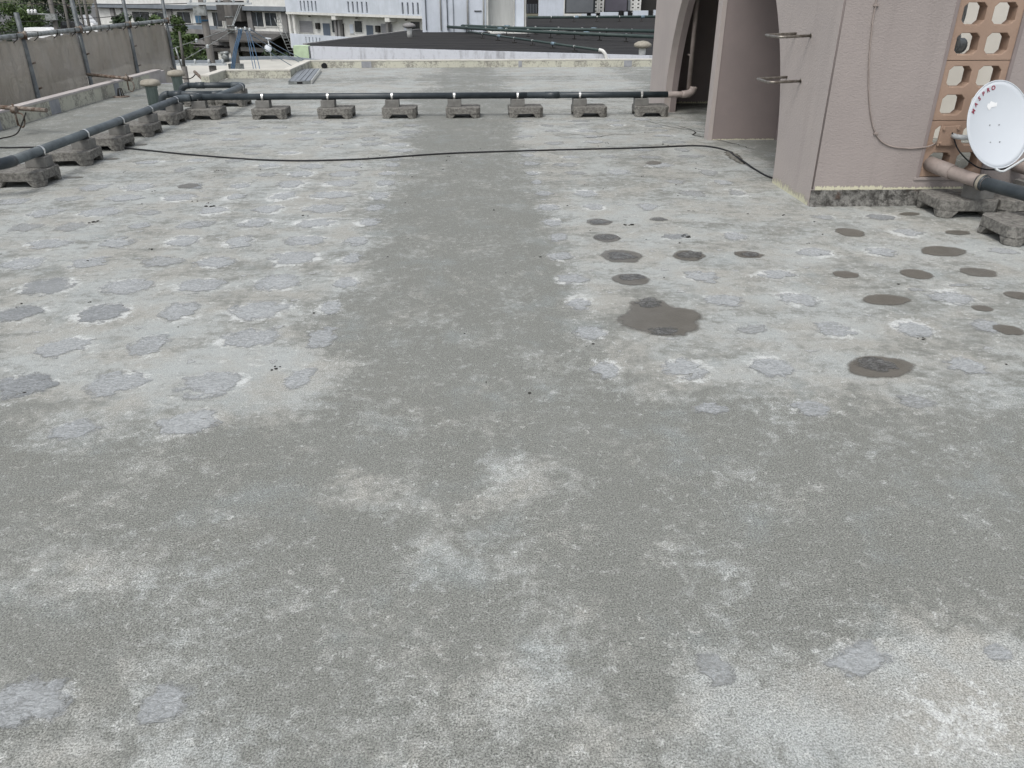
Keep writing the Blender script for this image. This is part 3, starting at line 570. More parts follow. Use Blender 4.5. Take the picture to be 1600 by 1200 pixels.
# ------------------------------------------------ drain pipes
PZ = .275; PR = .042
def strap(par, c, ax, r=PR+.003):
    bm = NB(); c = Vector(c); ax = Vector(ax).normalized()
    tube(bm, [c-ax*.015, c+ax*.015], r+.002, 18, False); s_ = ax.cross(Vector((0, 0, 1))).normalized()
    for sg in (1, -1): tube(bm, [c+s_*sg*r*.95, c+s_*sg*r*.95-Vector((0, 0, .05))], .006, 6)
    obj('pipe_clamp', bm, M['strap'], par)
def seg(par, pts, r=PR, m='pipe', nm='pipe_section'):
    bm = NB(); tube(bm, pts, r, 20); return obj(nm, bm, M[m], par)
t = thing('drain_pipe', 'long dark pipe crossing the roof on small blocks to the pink arch', 'pipe', (0, 11.42, 0))
XA = -3.86
seg(t, [(XA+.1, 11.42, PZ), (.72, 11.42, PZ)]); seg(t, [(.72, 11.42, PZ), (2.70, 11.42, PZ)])
seg(t, [(.97, 11.42, PZ), (1.17, 11.42, PZ)], PR+.005, nm='coupling')
seg(t, [(XA-.02, 11.34, PZ), (XA+.03, 11.40, PZ), (XA+.12, 11.42, PZ)], PR+.004, nm='elbow')
for x in (-3.79, -2.92, -2.03, -1.15, -.29, .59, 1.46, 2.33): strap(t, (x, 11.42, PZ), (1, 0, 0))
o = seg(t, [(2.70, 11.42, PZ), (3.02, 11.42, PZ)], PR-.001, 'pinkpaint', 'painted_section'); o['label'] = 'pink painted end of the pipe inside the arch'
seg(t, arc((2.90, 11.42, PZ), (3.06, 11.42, PZ), (3.06, 11.42, PZ+.10)), PR+.008, 'pinkpaint', 'elbow')
seg(t, [(3.0, 11.46, PZ+.02), (3.0, 11.46, 2.9)], .03, 'pinkpaint', 'downpipe')
bm = NB(); tube(bm, [(2.98, 11.46, .78), (2.98, 11.6, .78)], .012, 8); obj('bracket', bm, M['pinkpaint'], t)
t = thing('drain_pipe', 'dark grey pipe running towards the camera along the left side of the roof', 'pipe', (-4, 9, 0))
XL = -4.0
seg(t, [(XL, 6.98, PZ), (XL, 11.20, PZ)], m='pipe_grey'); seg(t, arc((-4.22, 6.80, PZ), (XL, 6.80, PZ), (XL, 7.02, PZ)), PR+.006, 'pipe', 'elbow'); seg(t, [(-5.8, 6.80, PZ), (-4.2, 6.80, PZ)])
seg(t, arc((XL, 11.16, PZ), (XL, 11.28, PZ), (XA-.02, 11.34, PZ)), PR+.005, 'pipe_grey', 'elbow')
for y in (7.48, 8.40, 9.30, 10.18, 11.10): strap(t, (XL, y, PZ), (0, 1, 0))
t = thing('drain_pipe', 'rear loop of dark pipe joining the far vent stack', 'pipe', (-3.6, 12.5, 0))
XB = -3.54
seg(t, [(XB, 11.46, PZ), (XB, 12.72, PZ)], m='pipe_grey'); seg(t, arc((XB, 12.68, PZ), (XB, 12.88, PZ), (XB-.2, 12.88, PZ)), PR+.006, 'pipe_grey', 'elbow')
seg(t, [(XB-.18, 12.88, PZ), (-4.42, 12.88, PZ)]); seg(t, [(-4.15, 12.88, PZ), (-4.28, 12.88, PZ)], PR+.006, nm='coupling')
seg(t, arc((-4.38, 12.88, PZ), (-4.52, 12.88, PZ), (-4.52, 12.88, PZ-.14)), PR+.006, nm='elbow'); seg(t, [(-4.52, 12.88, PZ-.13), (-4.52, 12.88, .002)])
strap(t, (XB, 12.62, PZ), (0, 1, 0))
t = thing('drain_pipe', 'short dark pipe from the nearer vent stack to the rear loop', 'pipe', (-4.4, 11.7, 0))
seg(t, [(-4.34, 11.75, PZ), (XB-.12, 11.75, PZ)]); seg(t, arc((XB-.16, 11.75, PZ), (XB-.07, 11.75, PZ), (XB-.045, 11.82, PZ)), PR+.003, nm='elbow'); seg(t, [(-4.25, 11.75, PZ), (-4.12, 11.75, PZ)], PR+.006, nm='coupling')
seg(t, arc((-4.30, 11.75, PZ), (-4.42, 11.75, PZ), (-4.42, 11.75, PZ-.13)), PR+.006, nm='elbow'); seg(t, [(-4.42, 11.75, PZ-.12), (-4.42, 11.75, .002)])
def vent_stack(x, y, h, label):
    t = thing('vent_stack', label, 'vent stack', (x, y, 0), group='vent stacks with flat caps')
    bm = NB(); lathe(bm, [(.082, 0), (.080, h-.05), (.088, h-.045), (.088, h)], (x, y, 0), 24); obj('pipe_section', bm, M['ventgreen'], t)
    bm = NB(); lathe(bm, [(.07, h), (.135, h-.012), (.14, h+.02), (.125, h+.055), (.07, h+.072), (.01, h+.075)], (x, y, 0), 28); obj('cap', bm, M['ventcap'], t)
M['ventgreen'] = mat('faded_green_pipe', (.20,.25,.235), (.13,.17,.16), 5, .6, .1, 30, stretch=(6, 6, .6))
M['ventcap'] = mat('beige_vent_cap', (.33,.31,.26), (.24,.22,.18), 10, .8, .2, 40)
vent_stack(-4.70, 12.2, .36, 'nearer of two faded green vent stacks with a flat beige cap')
vent_stack(-4.80, 13.6, .36, 'farther of two faded green vent stacks with a flat beige cap')
# pipe from the vent block
t = thing('drain_pipe', 'pink to dark pipe leaving the tan vent block at lower left', 'pipe', (3.7, 6, 0))
R2 = .050
seg(t, smooth_path([(3.64, 6.42, .345), (3.70, 6.20, .325), (3.76, 5.97, .305), (3.83, 5.72, .292)], 5), R2, 'pinkpaint', 'painted_section')
seg(t, [(3.68, 6.28, .332), (3.745, 6.03, .309)], R2+.008, 'pinkpaint', 'coupling')
seg(t, [(3.80, 5.83, .297), (3.83, 5.72, .291), (4.10, 4.7, .285), (4.4, 3.6, .28)], R2-.002)
seg(t, [(3.815, 5.775, .294), (3.83, 5.72, .292)], R2+.006, 'pipe', 'coupling')
bm = NB(); tube(bm, [(3.816, 5.76, .293), (3.824, 5.735, .292)], R2+.011, 18, False); obj('rope_tie', bm, M['ventcap'], t)
t = thing('drain_pipe', 'short pink elbow and pipe at the right picture edge', 'pipe', (4.4, 6.1, 0))
seg(t, arc((4.40, 6.3, .32), (4.38, 6.12, .31), (4.46, 6.03, .30)), .045, 'pinkpaint', 'elbow'); seg(t, [(4.45, 6.04, .30), (4.9, 5.6, .29), (5.5, 5.0, .285)], .04)

# cable across the deck
t = smooth_path([(-6.0, 9.35, .012), (-5.34, 9.20, .01), (-5.0, 9.2, .01), (-4.4, 9.12, .012), (-3.93, 9.09, .012), (-3.06, 8.68, .009), (-2.09, 8.33, .009), (-1.24, 8.35, .009), (-.31, 8.63, .009), (.75, 8.77, .009), (1.84, 8.87, .009), (2.44, 8.97, .009), (2.66, 8.88, .009), (2.76, 8.65, .009), (2.74, 8.35, .02), (2.73, 8.01, .025), (2.75, 7.62, .009), (2.78, 7.28, .009), (2.95, 6.95, .009), (3.3, 6.8, .009)], 8)
bm = NB(); tube(bm, t, .0085, 8); o = single('cable', bm, M['cable'], 'thin black cable snaking across the whole roof deck', 'cable', (-.3, 8.6, 0))
bm = NB(); r_ = random.Random(4)
for k in range(26):
    f_ = k/25; res = bmesh.ops.create_icosphere(bm, subdivisions=2, radius=.03+.03*math.sin(math.pi*min(1, f_*1.1)))
    for v in res['verts']: v.co = Vector((v.co.x*r_.uniform(.7, 1.1), v.co.y, max(0, v.co.z)*.35))+Vector((2.76-.04*f_+r_.gauss(0, .012), 8.60-.62*f_, 0))
single('mortar_lump', bm, mat('grey_brown_mortar', (.17,.165,.145), (.11,.105,.09), 30, .95, .8, 80), 'ragged mortar lump holding the black cable near the arch', 'mortar', (2.74, 8.2, 0), smooth=True)

# aluminium plank
t = thing('scaffold_plank', 'grey metal scaffold plank lying by the far corner of the roof', 'plank', (-3.4, 16.9, 0), R(6))
def lp(x0, x1, y0, y1, z0, z1, nm, m): bm = NB(); box(bm, x0, x1, y0, y1, z0, z1, bev=.002); obj(nm, bm, M[m], t, local=True)
for k in range(4): lp(-.19+.096*k, -.19+.093*k+.088, -1.25, 1.25, .05, .062, 'deck_panel', 'alu')
for s_ in (-1, 1): lp(s_*.205-.012, s_*.205+.012, -1.27, 1.27, 0, .068, 'side_rail', 'strap' if s_ > 0 else 'steel')
for y in (-1.26, 1.24): lp(-.19, .19, y, y+.02, .004, .049, 'end_rail', 'steel')
lp(-.06, .04, -1.268, -1.262, .01, .045, 'plate', 'black')
# ------------------------------------------------ pink stair tower
TX, TY, TH = 2.73, 6.25, 3.3
tw = thing('stair_tower', 'pink stuccoed stair tower with a big round arch in its side wall', 'building', (TX, TY, 0))
AC, AR = 9.42, 2.3
def arch_wall(bm, x0, x1, y0, y1, r, top, n=48, mi=0):
    """wall in the YZ plane with a round-headed opening of radius r centred on AC"""
    ar = [(AC-r*math.cos(math.pi*k/n), r*math.sin(math.pi*k/n)) for k in range(n+1)]
    def out(a):
        y, z = a
        if z > (y1-AC)*.0+1e9: return a
        t = None
        cy, cz = y-AC, z
        c = []
        if cy < -1e-6: c.append((y0-AC)/cy)
        if cy > 1e-6: c.append((y1-AC)/cy)
        if cz > 1e-6: c.append(top/cz)
        t = min(c); return (AC+cy*t, cz*t)
    def ring(x): return [bm.verts.new((x, p[0], p[1])) for p in ar], [bm.verts.new((x, *out(p))) for p in ar]
    i0, o0 = ring(x0); i1, o1 = ring(x1)
    def corner(x, y): return bm.verts.new((x, y, top))
    for k in range(n):
        for (i_, o_, x) in ((i0, o0, x0), (i1, o1, x1)):
            vs = [i_[k], i_[k+1], o_[k+1]]
            a, b_ = out(ar[k]), out(ar[k+1])
            if abs(a[0]-y0) < 1e-5 and abs(b_[1]-top) < 1e-5 and abs(b_[0]-y0) > 1e-5: vs.append(corner(x, y0))
            if abs(b_[0]-y1) < 1e-5 and abs(a[1]-top) < 1e-5 and abs(a[0]-y1) > 1e-5: vs.append(corner(x, y1))
            vs.append(o_[k]); f = bm.faces.new(vs); f.material_index = mi
        bm.faces.new((i0[k], i0[k+1], i1[k+1], i1[k])).material_index = mi
    for y, ks in ((y0, 0), (y1, n)):
        bm.faces.new([bm.verts.new(p) for p in ((x0, y, 0), (x1, y, 0), (x1, y, top), (x0, y, top))])
    return bm
bm = NB(); arch_wall(bm, TX, TX+.09, TY+.004, 12.76, AR, TH); obj('side_wall', bm, M['pink_skylit'], tw)
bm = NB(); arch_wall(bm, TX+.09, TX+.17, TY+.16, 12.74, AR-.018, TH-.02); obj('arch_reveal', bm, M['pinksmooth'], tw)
# front wall with opening for the block column
OX0, OX1, OZ0 = 3.605, 4.125, .225
bm = NB()
box(bm, TX+.004, OX0, TY, TY+.16, 0, TH); box(bm, OX1, 7.5, TY, TY+.16, 0, TH); box(bm, OX0, OX1, TY+.002, TY+.158, 0, OZ0)
obj('front_wall', bm, M['pink'], tw)
bm = NB(); tube(bm, [(TX+.010, TY+.004, .14), (TX+.010, TY+.004, TH)], .008, 8); obj('corner_bead', bm, M['pinksmooth'], tw)
# raised frame line round the vent column
for x in (OX0-.022, OX1-.006):
    bm = NB(); box(bm, x, x+.028, TY-.004, TY+.04, OZ0, TH-.1, bev=.003); obj('frame', bm, M['pinksmooth'], tw)
bm = NB(); box(bm, OX0-.035, OX1+.02, TY-.008, TY+.03, OZ0-.024, OZ0-.001, bev=.004); obj('sill', bm, M['pink'], tw)
def vent_mesh():
    bm = NB(); w, h, dp = .512, .436, .11; ch = .030
    hw, hh = .176, .150
    for cxx, x0, x1 in ((-.117, -w/2, 0), (.117, 0, w/2)):
        for czz, z0, z1 in ((-.104, -h/2, 0), (.104, 0, h/2)):
            a, b_ = hw/2, hh/2
            inn = [(cxx-a+ch, czz-b_), (cxx+a-ch, czz-b_), (cxx+a, czz-b_+ch), (cxx+a, czz+b_-ch), (cxx+a-ch, czz+b_), (cxx-a+ch, czz+b_), (cxx-a, czz+b_-ch), (cxx-a, czz-b_+ch)]
            outp = [(inn[0][0], z0), (inn[1][0], z0), (x1, inn[2][1]), (x1, inn[3][1]), (inn[4][0], z1), (inn[5][0], z1), (x0, inn[6][1]), (x0, inn[7][1])]
            cor = {1: (x1, z0), 3: (x1, z1), 5: (x0, z1), 7: (x0, z0)}
            for y in (0, dp):
                I = [bm.verts.new((p[0], y, p[1])) for p in inn]; O = [bm.verts.new((p[0], y, p[1])) for p in outp]
                for k in range(8):
                    l = [I[k], O[k]]
                    if k in cor: l.append(bm.verts.new((cor[k][0], y, cor[k][1])))
                    bm.faces.new(l+[O[(k+1) % 8], I[(k+1) % 8]])
                if y == 0: I0 = I
                else:
                    for k in range(8): bm.faces.new((I0[k], I0[(k+1) % 8], I[(k+1) % 8], I[k]))
    for q in (((-w/2, -h/2), (w/2, -h/2)), ((w/2, -h/2), (w/2, h/2)), ((w/2, h/2), (-w/2, h/2)), ((-w/2, h/2), (-w/2, -h/2))):
        (a, b_), (c, d_) = q; bm.faces.new([bm.verts.new(p) for p in ((a, 0, b_), (c, 0, d_), (c, dp, d_), (a, dp, b_))])
    bmesh.ops.remove_doubles(bm, verts=bm.verts, dist=1e-5); bmesh.ops.recalc_face_normals(bm, faces=bm.faces)
    es = [e for e in bm.edges if len(e.link_faces) == 2 and e.calc_face_angle(0) > 1.2]
    bmesh.ops.bevel(bm, geom=es, offset=.005, segments=2, affect='EDGES', profile=.5)
    m_ = bpy.data.meshes.new('vent_block'); bm.to_mesh(m_); bm.free(); m_.materials.append(M['tan']); return m_
vm = vent_mesh()
for k in range(7):
    o = link('vent_block', vm, M['tan'], tw); o.location = Vector(((OX0+OX1)/2, TY+.012, OZ0+.222+.441*k))-Vector(tw.location)
# interior
M['shaftwhite'] = mat('bright_white_paint', (.82,.80,.74), (.76,.74,.68), 2, .8)
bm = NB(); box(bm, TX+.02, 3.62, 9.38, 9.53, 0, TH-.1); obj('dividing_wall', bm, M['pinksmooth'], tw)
bm = NB(); box(bm, TX+.012, TX+.06, 9.372, 9.538, 0, AR-.03); obj('wall_end', bm, M['pink_skylit'], tw)  # paler sleeve, sky light on the wall end put into its colour
bm = NB(); box(bm, 3.55, 3.62, TY+.17, 9.37, 0, TH-.1); obj('shaft_partition', bm, M['pinksmooth'], tw)  # added partition, keeps daylight from the open shaft out of the arch bay
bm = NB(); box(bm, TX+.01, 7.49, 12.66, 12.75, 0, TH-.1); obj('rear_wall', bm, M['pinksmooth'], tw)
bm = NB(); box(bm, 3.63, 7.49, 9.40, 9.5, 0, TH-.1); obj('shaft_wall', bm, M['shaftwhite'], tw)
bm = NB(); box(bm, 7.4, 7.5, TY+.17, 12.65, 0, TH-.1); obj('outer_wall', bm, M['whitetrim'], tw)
bm = NB(); box(bm, TX-.05, 3.62, TY-.05, 12.85, TH, TH+.15); box(bm, 3.62, 7.6, 9.4, 12.85, TH, TH+.15); obj('roof', bm, M['pinksmooth'], tw)  # added opening over the shaft lets daylight brighten the view through the vents
# cream line where the inner walls meet the floor
def brush_strip(P0, P1, h0, h1, nrm, nm='primer_band', n=40, rev=False):
    bm = NB(); lay = bm.verts.layers.float.new('edge'); prev = None; a, b_ = Vector(P0), Vector(P1); nv = Vector(nrm)*.003
    for i in range(n+1):
        p = a.lerp(b_, i/n)+nv; row = []
        for j, tt in enumerate((0, .25, .5, .75, 1)):
            v = bm.verts.new(p+Vector((0, 0, h0+(h1-h0)*tt))); v[lay] = (1-tt if not rev else 1-abs(tt-.5)*1.2); row.append(v)
        if prev:
            for j in range(4): bm.faces.new((prev[j], row[j], row[j+1], prev[j+1]))
        prev = row
    return obj(nm, bm, M['brush'], tw)
brush_strip((TX, 6.27, 0), (TX, 7.11, 0), 0, .085, (-1, 0, 0))
brush_strip((2.76, TY, 0), (3.32, TY, 0), .118, .165, (0, -1, 0), rev=True)
brush_strip((3.325, TY, 0), (4.6, TY, 0), .118, .150, (0, -1, 0), rev=True)
brush_strip((2.80, 9.38, 0), (3.54, 9.38, 0), 0, .018, (0, -1, 0))
brush_strip((2.92, 12.66, 0), (3.7, 12.66, 0), 0, .045, (0, -1, 0))
# mortar footing
bm = NB(); r_ = random.Random(8); n = 60; prev = None
for i in range(n+1):
    x = 2.725+i*(4.9-2.725)/n; row = []
    for y, z in ((TY-.001, .130), (TY-.014+r_.gauss(0, .003), .128+r_.gauss(0, .002)), (TY-.018+r_.gauss(0, .004), .09), (TY-.020+r_.gauss(0, .005), .045), (TY-.035+r_.gauss(0, .008), .001)):
        row.append(bm.verts.new((x, y, z)))
    if prev:
        for j in range(4): bm.faces.new((prev[j], row[j], row[j+1], prev[j+1]))
    prev = row
obj('footing', bm, M['footing'], tw)
# grab rungs on the pier
for i, (z, dy) in enumerate(((1.26, 0), (.91, .06))):
    y0, y1 = 6.76+dy, 7.08+dy; q = [(TX+.02, y0, z), (TX-.22, y0, z-.01)]+arc((TX-.22, y0, z-.01), (TX-.27, y0, z-.01), (TX-.27, y0+.05, z-.01), 4)+[(TX-.27, y1-.05, z-.01)]+arc((TX-.27, y1-.05, z-.01), (TX-.27, y1, z-.01), (TX-.22, y1, z-.01), 4)+[(TX+.02, y1, z)]
    bm = NB(); tube(bm, q, .0115, 10); tube(bm, [(TX-.004, y0, z), (TX+.004, y0, z)], .02, 10); obj('rung', bm, M['rung'] if 'rung' in M else mat('brownish_worn_steel', (.28,.265,.24), (.15,.13,.11), 20, .35, metal=.7), tw)
# pink cable on the wall
cp = smooth_path([(2.97, TY-.008, 3.0), (2.97, TY-.008, 1.52), (2.975, TY-.008, 1.35), (3.00, TY-.008, 1.13), (3.045, TY-.008, .90), (3.11, TY-.008, .69), (3.19, TY-.008, .55), (3.30, TY-.008, .48), (3.46, TY-.008, .458), (3.60, TY-.008, .467), (3.66, TY-.004, .485), (3.70, TY+.03, .50)], 6)
t = thing('cable', 'thin pink painted cable drooping down the front of the pink wall', 'cable', (3.0, TY, .5))
bm = NB(); tube(bm, cp, .0055, 8); obj('cord', bm, M['pinkpaint'], t)
for p in ((2.972, 1.49), (3.17, .575)):
    bm = NB(); box(bm, p[0]-.016, p[0]+.02, TY-.016, TY, p[1]-.008, p[1]+.008, bev=.002); obj('clip', bm, M['pinkpaint'], t)
# grey duct seen through the blocks
t = thing('duct', 'grey wrapped duct hanging behind the tan vent blocks', 'duct', (3.95, 6.75, 1.2))
bm = NB(); q = smooth_path([(3.88, 6.72, 2.6), (3.885, 6.72, 1.8), (3.885, 6.72, 1.35), (3.89, 6.72, 1.24), (3.93, 6.76, 1.19), (4.02, 6.80, 1.18)], 6)
tube(bm, q, [.058+.004*math.sin(i*1.9) for i in range(len(q))], 16); obj('duct_section', bm, mat('grey_tape', (.50,.55,.57), (.38,.43,.45), 12, .5, .4, 25), t)

# satellite dish
n_ = Vector((.10, -.90, .36)).normalized(); DC = Vector((3.915, 5.90, .685))
sx = n_.cross(Vector((0, 0, 1))).normalized()*-1
if sx.x < 0: sx = -sx
sy = sx.cross(n_).normalized()
if sy.z < 0: sy = -sy
dish = thing('satellite_dish', 'white oval satellite dish with red lettering on the tan vent blocks', 'satellite dish', tuple(DC))
DW, DH, DD = .262, .318, .045
def dp_(u, v, off=0): return DC+sx*u*DW+sy*v*DH+n_*(DD*(u*u+v*v)-DD*.5+off)
bm = NB(); prev = None; rim_f = None
for off in (0, -.006):
    prev = None; c = bm.verts.new(dp_(0, 0, off))
    for j in range(1, 11):
        t_ = j/10; ring = [bm.verts.new(dp_(t_*math.cos(2*math.pi*k/56), t_*math.sin(2*math.pi*k/56), off)) for k in range(56)]
        for k in range(56):
            bm.faces.new((prev[k], ring[k], ring[(k+1) % 56], prev[(k+1) % 56]) if prev else (c, ring[k], ring[(k+1) % 56]))
        prev = ring
    if off == 0: r0 = prev
for k in range(56): bm.faces.new((r0[k], r0[(k+1) % 56], prev[(k+1) % 56], prev[k]))
M['dish'] = mat('dish_white_paint', (.52,.555,.59), (.50,.535,.57), 1.5, .5, spec=.4)
obj('reflector', bm, M['dish'], dish, smooth=True)
bm = NB(); tube(bm, [dp_(math.cos(a)*1.005, math.sin(a)*1.005, -.002) for a in [2*math.pi*k/56 for k in range(57)]], .005, 8, False); obj('rim', bm, M['dish'], dish)
for u in (-.17, .13):
    for v in (.02, -.38):
        bm = NB(); tube(bm, [dp_(u, v, .001), dp_(u, v, .005)], .0045, 8); obj('screw', bm, M['steel'], dish)
# lettering round the rim
bmT = NB()
for i, ch in enumerate('MASPRO'):
    cu = bpy.data.curves.new('letter', 'FONT'); cu.body = ch; cu.size = .041; cu.align_x = 'CENTER'; cu.align_y = 'CENTER'; cu.extrude = .0006; cu.offset = .0012
    to = bpy.data.objects.new('letter', cu); COL.objects.link(to)
    dg = bpy.context.evaluated_depsgraph_get(); tm = bpy.data.meshes.new_from_object(to.evaluated_get(dg))
    a = R(158-i*11.4); cu_, cv = .84*math.cos(a), .86*math.sin(a); P0 = dp_(cu_, cv, .003)
    upv = (sx*cu_*DW+sy*cv*DH).normalized(); rtv = upv.cross(n_).normalized()
    if rtv.dot(sx*math.sin(a)-sy*math.cos(a)) < 0: rtv = -rtv
    nn = (n_-(sx*(2*DD*cu_/DW)+sy*(2*DD*cv/DH))).normalized(); upv = (upv-nn*upv.dot(nn)).normalized(); rtv = upv.cross(nn)
    tm.transform(Matrix(((rtv.x, upv.x, nn.x, P0.x), (rtv.y, upv.y, nn.y, P0.y), (rtv.z, upv.z, nn.z, P0.z), (0, 0, 0, 1))))
    bmT.from_mesh(tm); bpy.data.objects.remove(to); bpy.data.curves.remove(cu); bpy.data.meshes.remove(tm)
obj('lettering', bmT, mat('dark_red_print', (.30,.05,.08), None, 20, .6), dish)
bm = NB(); q = [(-.30,.44), (-.27,.52), (-.24,.49), (-.18,.56), (-.02,.52), (.03,.53), (.02,.44), (-.14,.42), (-.2,.36), (-.24,.37)]
bm.faces.new([bm.verts.new(dp_(u, v, .0025)) for u, v in q]); obj('tape_patch', bm, M['paintwhite'], dish)
# mount
bm = NB(); box(bm, 3.69, 3.85, TY-.014, TY+.006, .475, .630, bev=.004); obj('mount_plate', bm, M['tan'], dish)
for x in (3.712, 3.828):
    for z in (.497, .608):
        bm = NB(); tube(bm, [(x, TY-.026, z), (x, TY-.012, z)], .011, 6); obj('bolt', bm, M['tan'], dish)
M['lightpipe'] = mat('pale_grey_enamel', (.50,.53,.54), (.42,.45,.46), 9, .45)
bm = NB(); q = [(3.80, TY-.01, .555), (3.80, TY-.06, .555)]+arc((3.80, TY-.06, .555), (3.80, TY-.16, .56), (3.88, TY-.18, .575), 5)+[(3.95, TY-.185, .60)]
tube(bm, q, .019, 14); obj('mast', bm, M['lightpipe'], dish)
bm = NB(); bx = DC-n_*.085; tube(bm, [bx-sy*.09, bx+sy*.09], .03, 10); tube(bm, [bx-sx*.05, bx+sx*.06], .022, 10); tube(bm, [bx, DC-n_*.032], .045, 12); tube(bm, [(3.95, TY-.185, .60), tuple(bx)], .018, 10); obj('bracket', bm, M['lightpipe'], dish)
b0 = dp_(-.12, -.99, -.01); b1 = dp_(.02, -1.09, .004); b2 = dp_(.25, -1.02, .03); b3 = dp_(1.05, -.55, .16); b4 = dp_(1.35, -.35, .26)
bm = NB(); tube(bm, smooth_path([b0, b1, b2, b3, b4], 6), .0085, 10); obj('feed_arm', bm, M['lightpipe'], dish)
bm = NB(); q = b4+n_*.02; tube(bm, [q-n_*.02, q+n_*.05], [.025, .02], 14); tube(bm, [q+n_*.05, q+n_*.09], .012, 10); obj('receiver', bm, M['dish'], dish)
bm = NB(); tube(bm, smooth_path([(3.785, TY-.02, .58), (3.80, TY-.03, .54), (3.84, TY-.10, .44), (3.93, TY-.24, .35), (4.04, TY-.36, .36), (4.13, TY-.43, .43), (4.19, TY-.46, .51), tuple(b4)], 8), .0055, 8); obj('cable', bm, M['cable'], dish)

# ------------------------------------------------ scaffold with netting on the left
SX = -6.6; py = [5.3, 7.15, 9.0, 10.87, 12.71, 14.53, 16.62, 18.68]
sc = thing('scaffold', 'galvanised tube scaffold hung with grey netting outside the left roof edge', 'scaffold', (SX, 12, -4))
for i, y in enumerate(py):
    top = 1.29 if i == 4 else 1.85
    bm = NB(); tube(bm, [(SX, y+.02, -9), (SX, y, top)], .034, 12); obj('pole', bm, M['steeldark'], sc)
    bm = NB(); tube(bm, [(SX, y, -9), (SX-.9, y, -9)], .03, 8) if False else tube(bm, [(SX+.005, y-.055, .99), (SX+.005, y+.055, .99)], .05, 10); tube(bm, [(SX+.045, y, .93), (SX+.045, y, 1.05)], .022, 8); obj('coupler', bm, M['rust'], sc)
    for z in (.25, -.1, .6):
        bm = NB(); tube(bm, [(SX+.02, y+.02, z), (SX+.07, y+.05, z+.02)], .014, 6); obj('lug', bm, M['rust'], sc)
for a, b_ in zip(py[:-1], py[1:]):
    bm = NB(); P_ = [(SX+.02, a+.03, .985), (SX+.02, (a+b_)/2, .99), (SX+.02, b_-.03, .99)]; tube(bm, P_, .034, 12); obj('rail', bm, M['steel'] if a < 13 else M['railpale'] if 'railpale' in M else M['steel'], sc)
def net_mat():
    m, nt, b = newmat('backlit_dusty_netting'); g = G(nt)
    col = g.mix(g.ramp(g.noise(1.6, 6, .65), .3, .7), (.43,.385,.325), (.50,.46,.40))  # base colour raised to stand in for daylight shining through the mesh
    col = g.mix(g.m('MULTIPLY', g.ramp(g.noise(1, 5, .6, g.sc(0, 1, 14, .8)), .55, .72), .35), col, (.52,.51,.48))
    col = g.mix(g.m('MULTIPLY', g.ramp(g.noise(8, 6, .75, g.sc(6, 1, 1, .8)), .66, .72), .6), col, (.14,.13,.115))
    g.L(col, b.inputs['Base Color']); b.inputs['Roughness'].default_value = .9; b.inputs['Specular IOR Level'].default_value = .1
    g.bump(g.noise(1, 5, .65, g.sc(3, 1, 5, 2.2), 1.2), .9, .08, b)
    tr = nt.nodes.new('ShaderNodeBsdfTransparent'); mx = nt.nodes.new('ShaderNodeMixShader'); mx.inputs[0].default_value = .07
    g.L(b.outputs[0], mx.inputs[1]); g.L(tr.outputs[0], mx.inputs[2]); g.L(mx.outputs[0], nt.nodes['Material Output'].inputs[0])
    return m
M['net'] = net_mat()
for i, (a, b_) in enumerate(zip(py[:-1], py[1:])):
    r_ = random.Random(50+i); ph = [r_.uniform(0, 6) for _ in range(6)]; nu, nv = 60, 40; bm = NB(); g_ = []
    for j in range(nv+1):
        row = []
        for k in range(nu+1):
            s_, t_ = k/nu, j/nv; y = a+(b_-a)*s_; z = .955-t_*3.2
            sag = .035*abs(math.sin(s_*math.pi*4))*(1-t_)**6
            fold = (.012*math.sin(s_*31+ph[0])+.010*math.sin(s_*53+ph[1]+2*t_))*(.3+math.exp(-t_*3))+.030*math.sin(s_*math.pi)*math.sin(t_*5+ph[2])+.012*math.sin(9*(s_+t_*1.3)+ph[3])
            row.append(bm.verts.new((SX-.035+fold, y, z-sag)))
        g_.append(row)
    for j in range(nv):
        for k in range(nu): bm.faces.new((g_[j][k], g_[j][k+1], g_[j+1][k+1], g_[j+1][k]))
    obj('netting', bm, M['net'], sc, smooth=True)
    for q in range(3):
        y = a+.35+(b_-a-.6)*q/2; bm = NB(); tube(bm, [(SX+.05, y, .95), (SX+.055, y+.01, 1.02)], .007, 6); tube(bm, [(SX+.05, y, .95), (SX-.02, y, .90)], .006, 6); obj('tie', bm, M['dark'], sc)
bm = NB(); tube(bm, [(SX, 18.62, .02), (SX+.45, 17.6, -.02)], .028, 10); obj('brace', bm, M['rust'], sc)
for (y, x1, z, lab) in ((10.12, -5.2, .29, 'near'), (13.80, -5.60, .29, 'far')):
    bm = NB(); tube(bm, [(SX+.03, y+(.62 if lab == 'far' else .5), z+.01), (x1, y, z-.005)], .026, 12); obj('tie_tube', bm, M['rust'], sc)
    xc = -5.58 if lab == 'near' else -5.68
    bm = NB(); tube(bm, [(xc-.03, y, z), (xc+.03, y, z)], .042, 10); tube(bm, [(xc, y, z+.07), (xc, y, z-.18)], .012, 8); tube(bm, smooth_path([(xc, y, z-.03), (xc+.08, y, z-.05), (xc+.10, y-.02, z-.13), (xc+.05, y, z-.2), (xc, y, z-.17)], 4), .009, 6); obj('clamp', bm, M['rust'], sc)
t = smooth_path([(-5.45, 10.12, .26), (-5.50, 10.06, .14), (-5.56, 9.98, .03), (-5.66, 9.8, .01), (-5.78, 9.5, .01), (-6.0, 9.0, .01)], 6)
bm = NB(); tube(bm, t, .008, 6); single('cord', bm, M['dark'], 'dark cord trailing from the nearer tie tube along the left roof edge', 'cord', (-5.7, 9.7, 0))
t = thing('scaffold_tube', 'slanting dark scaffold tube by the start of the cream far parapet', 'tube', (-5.3, 16.6, -.3))
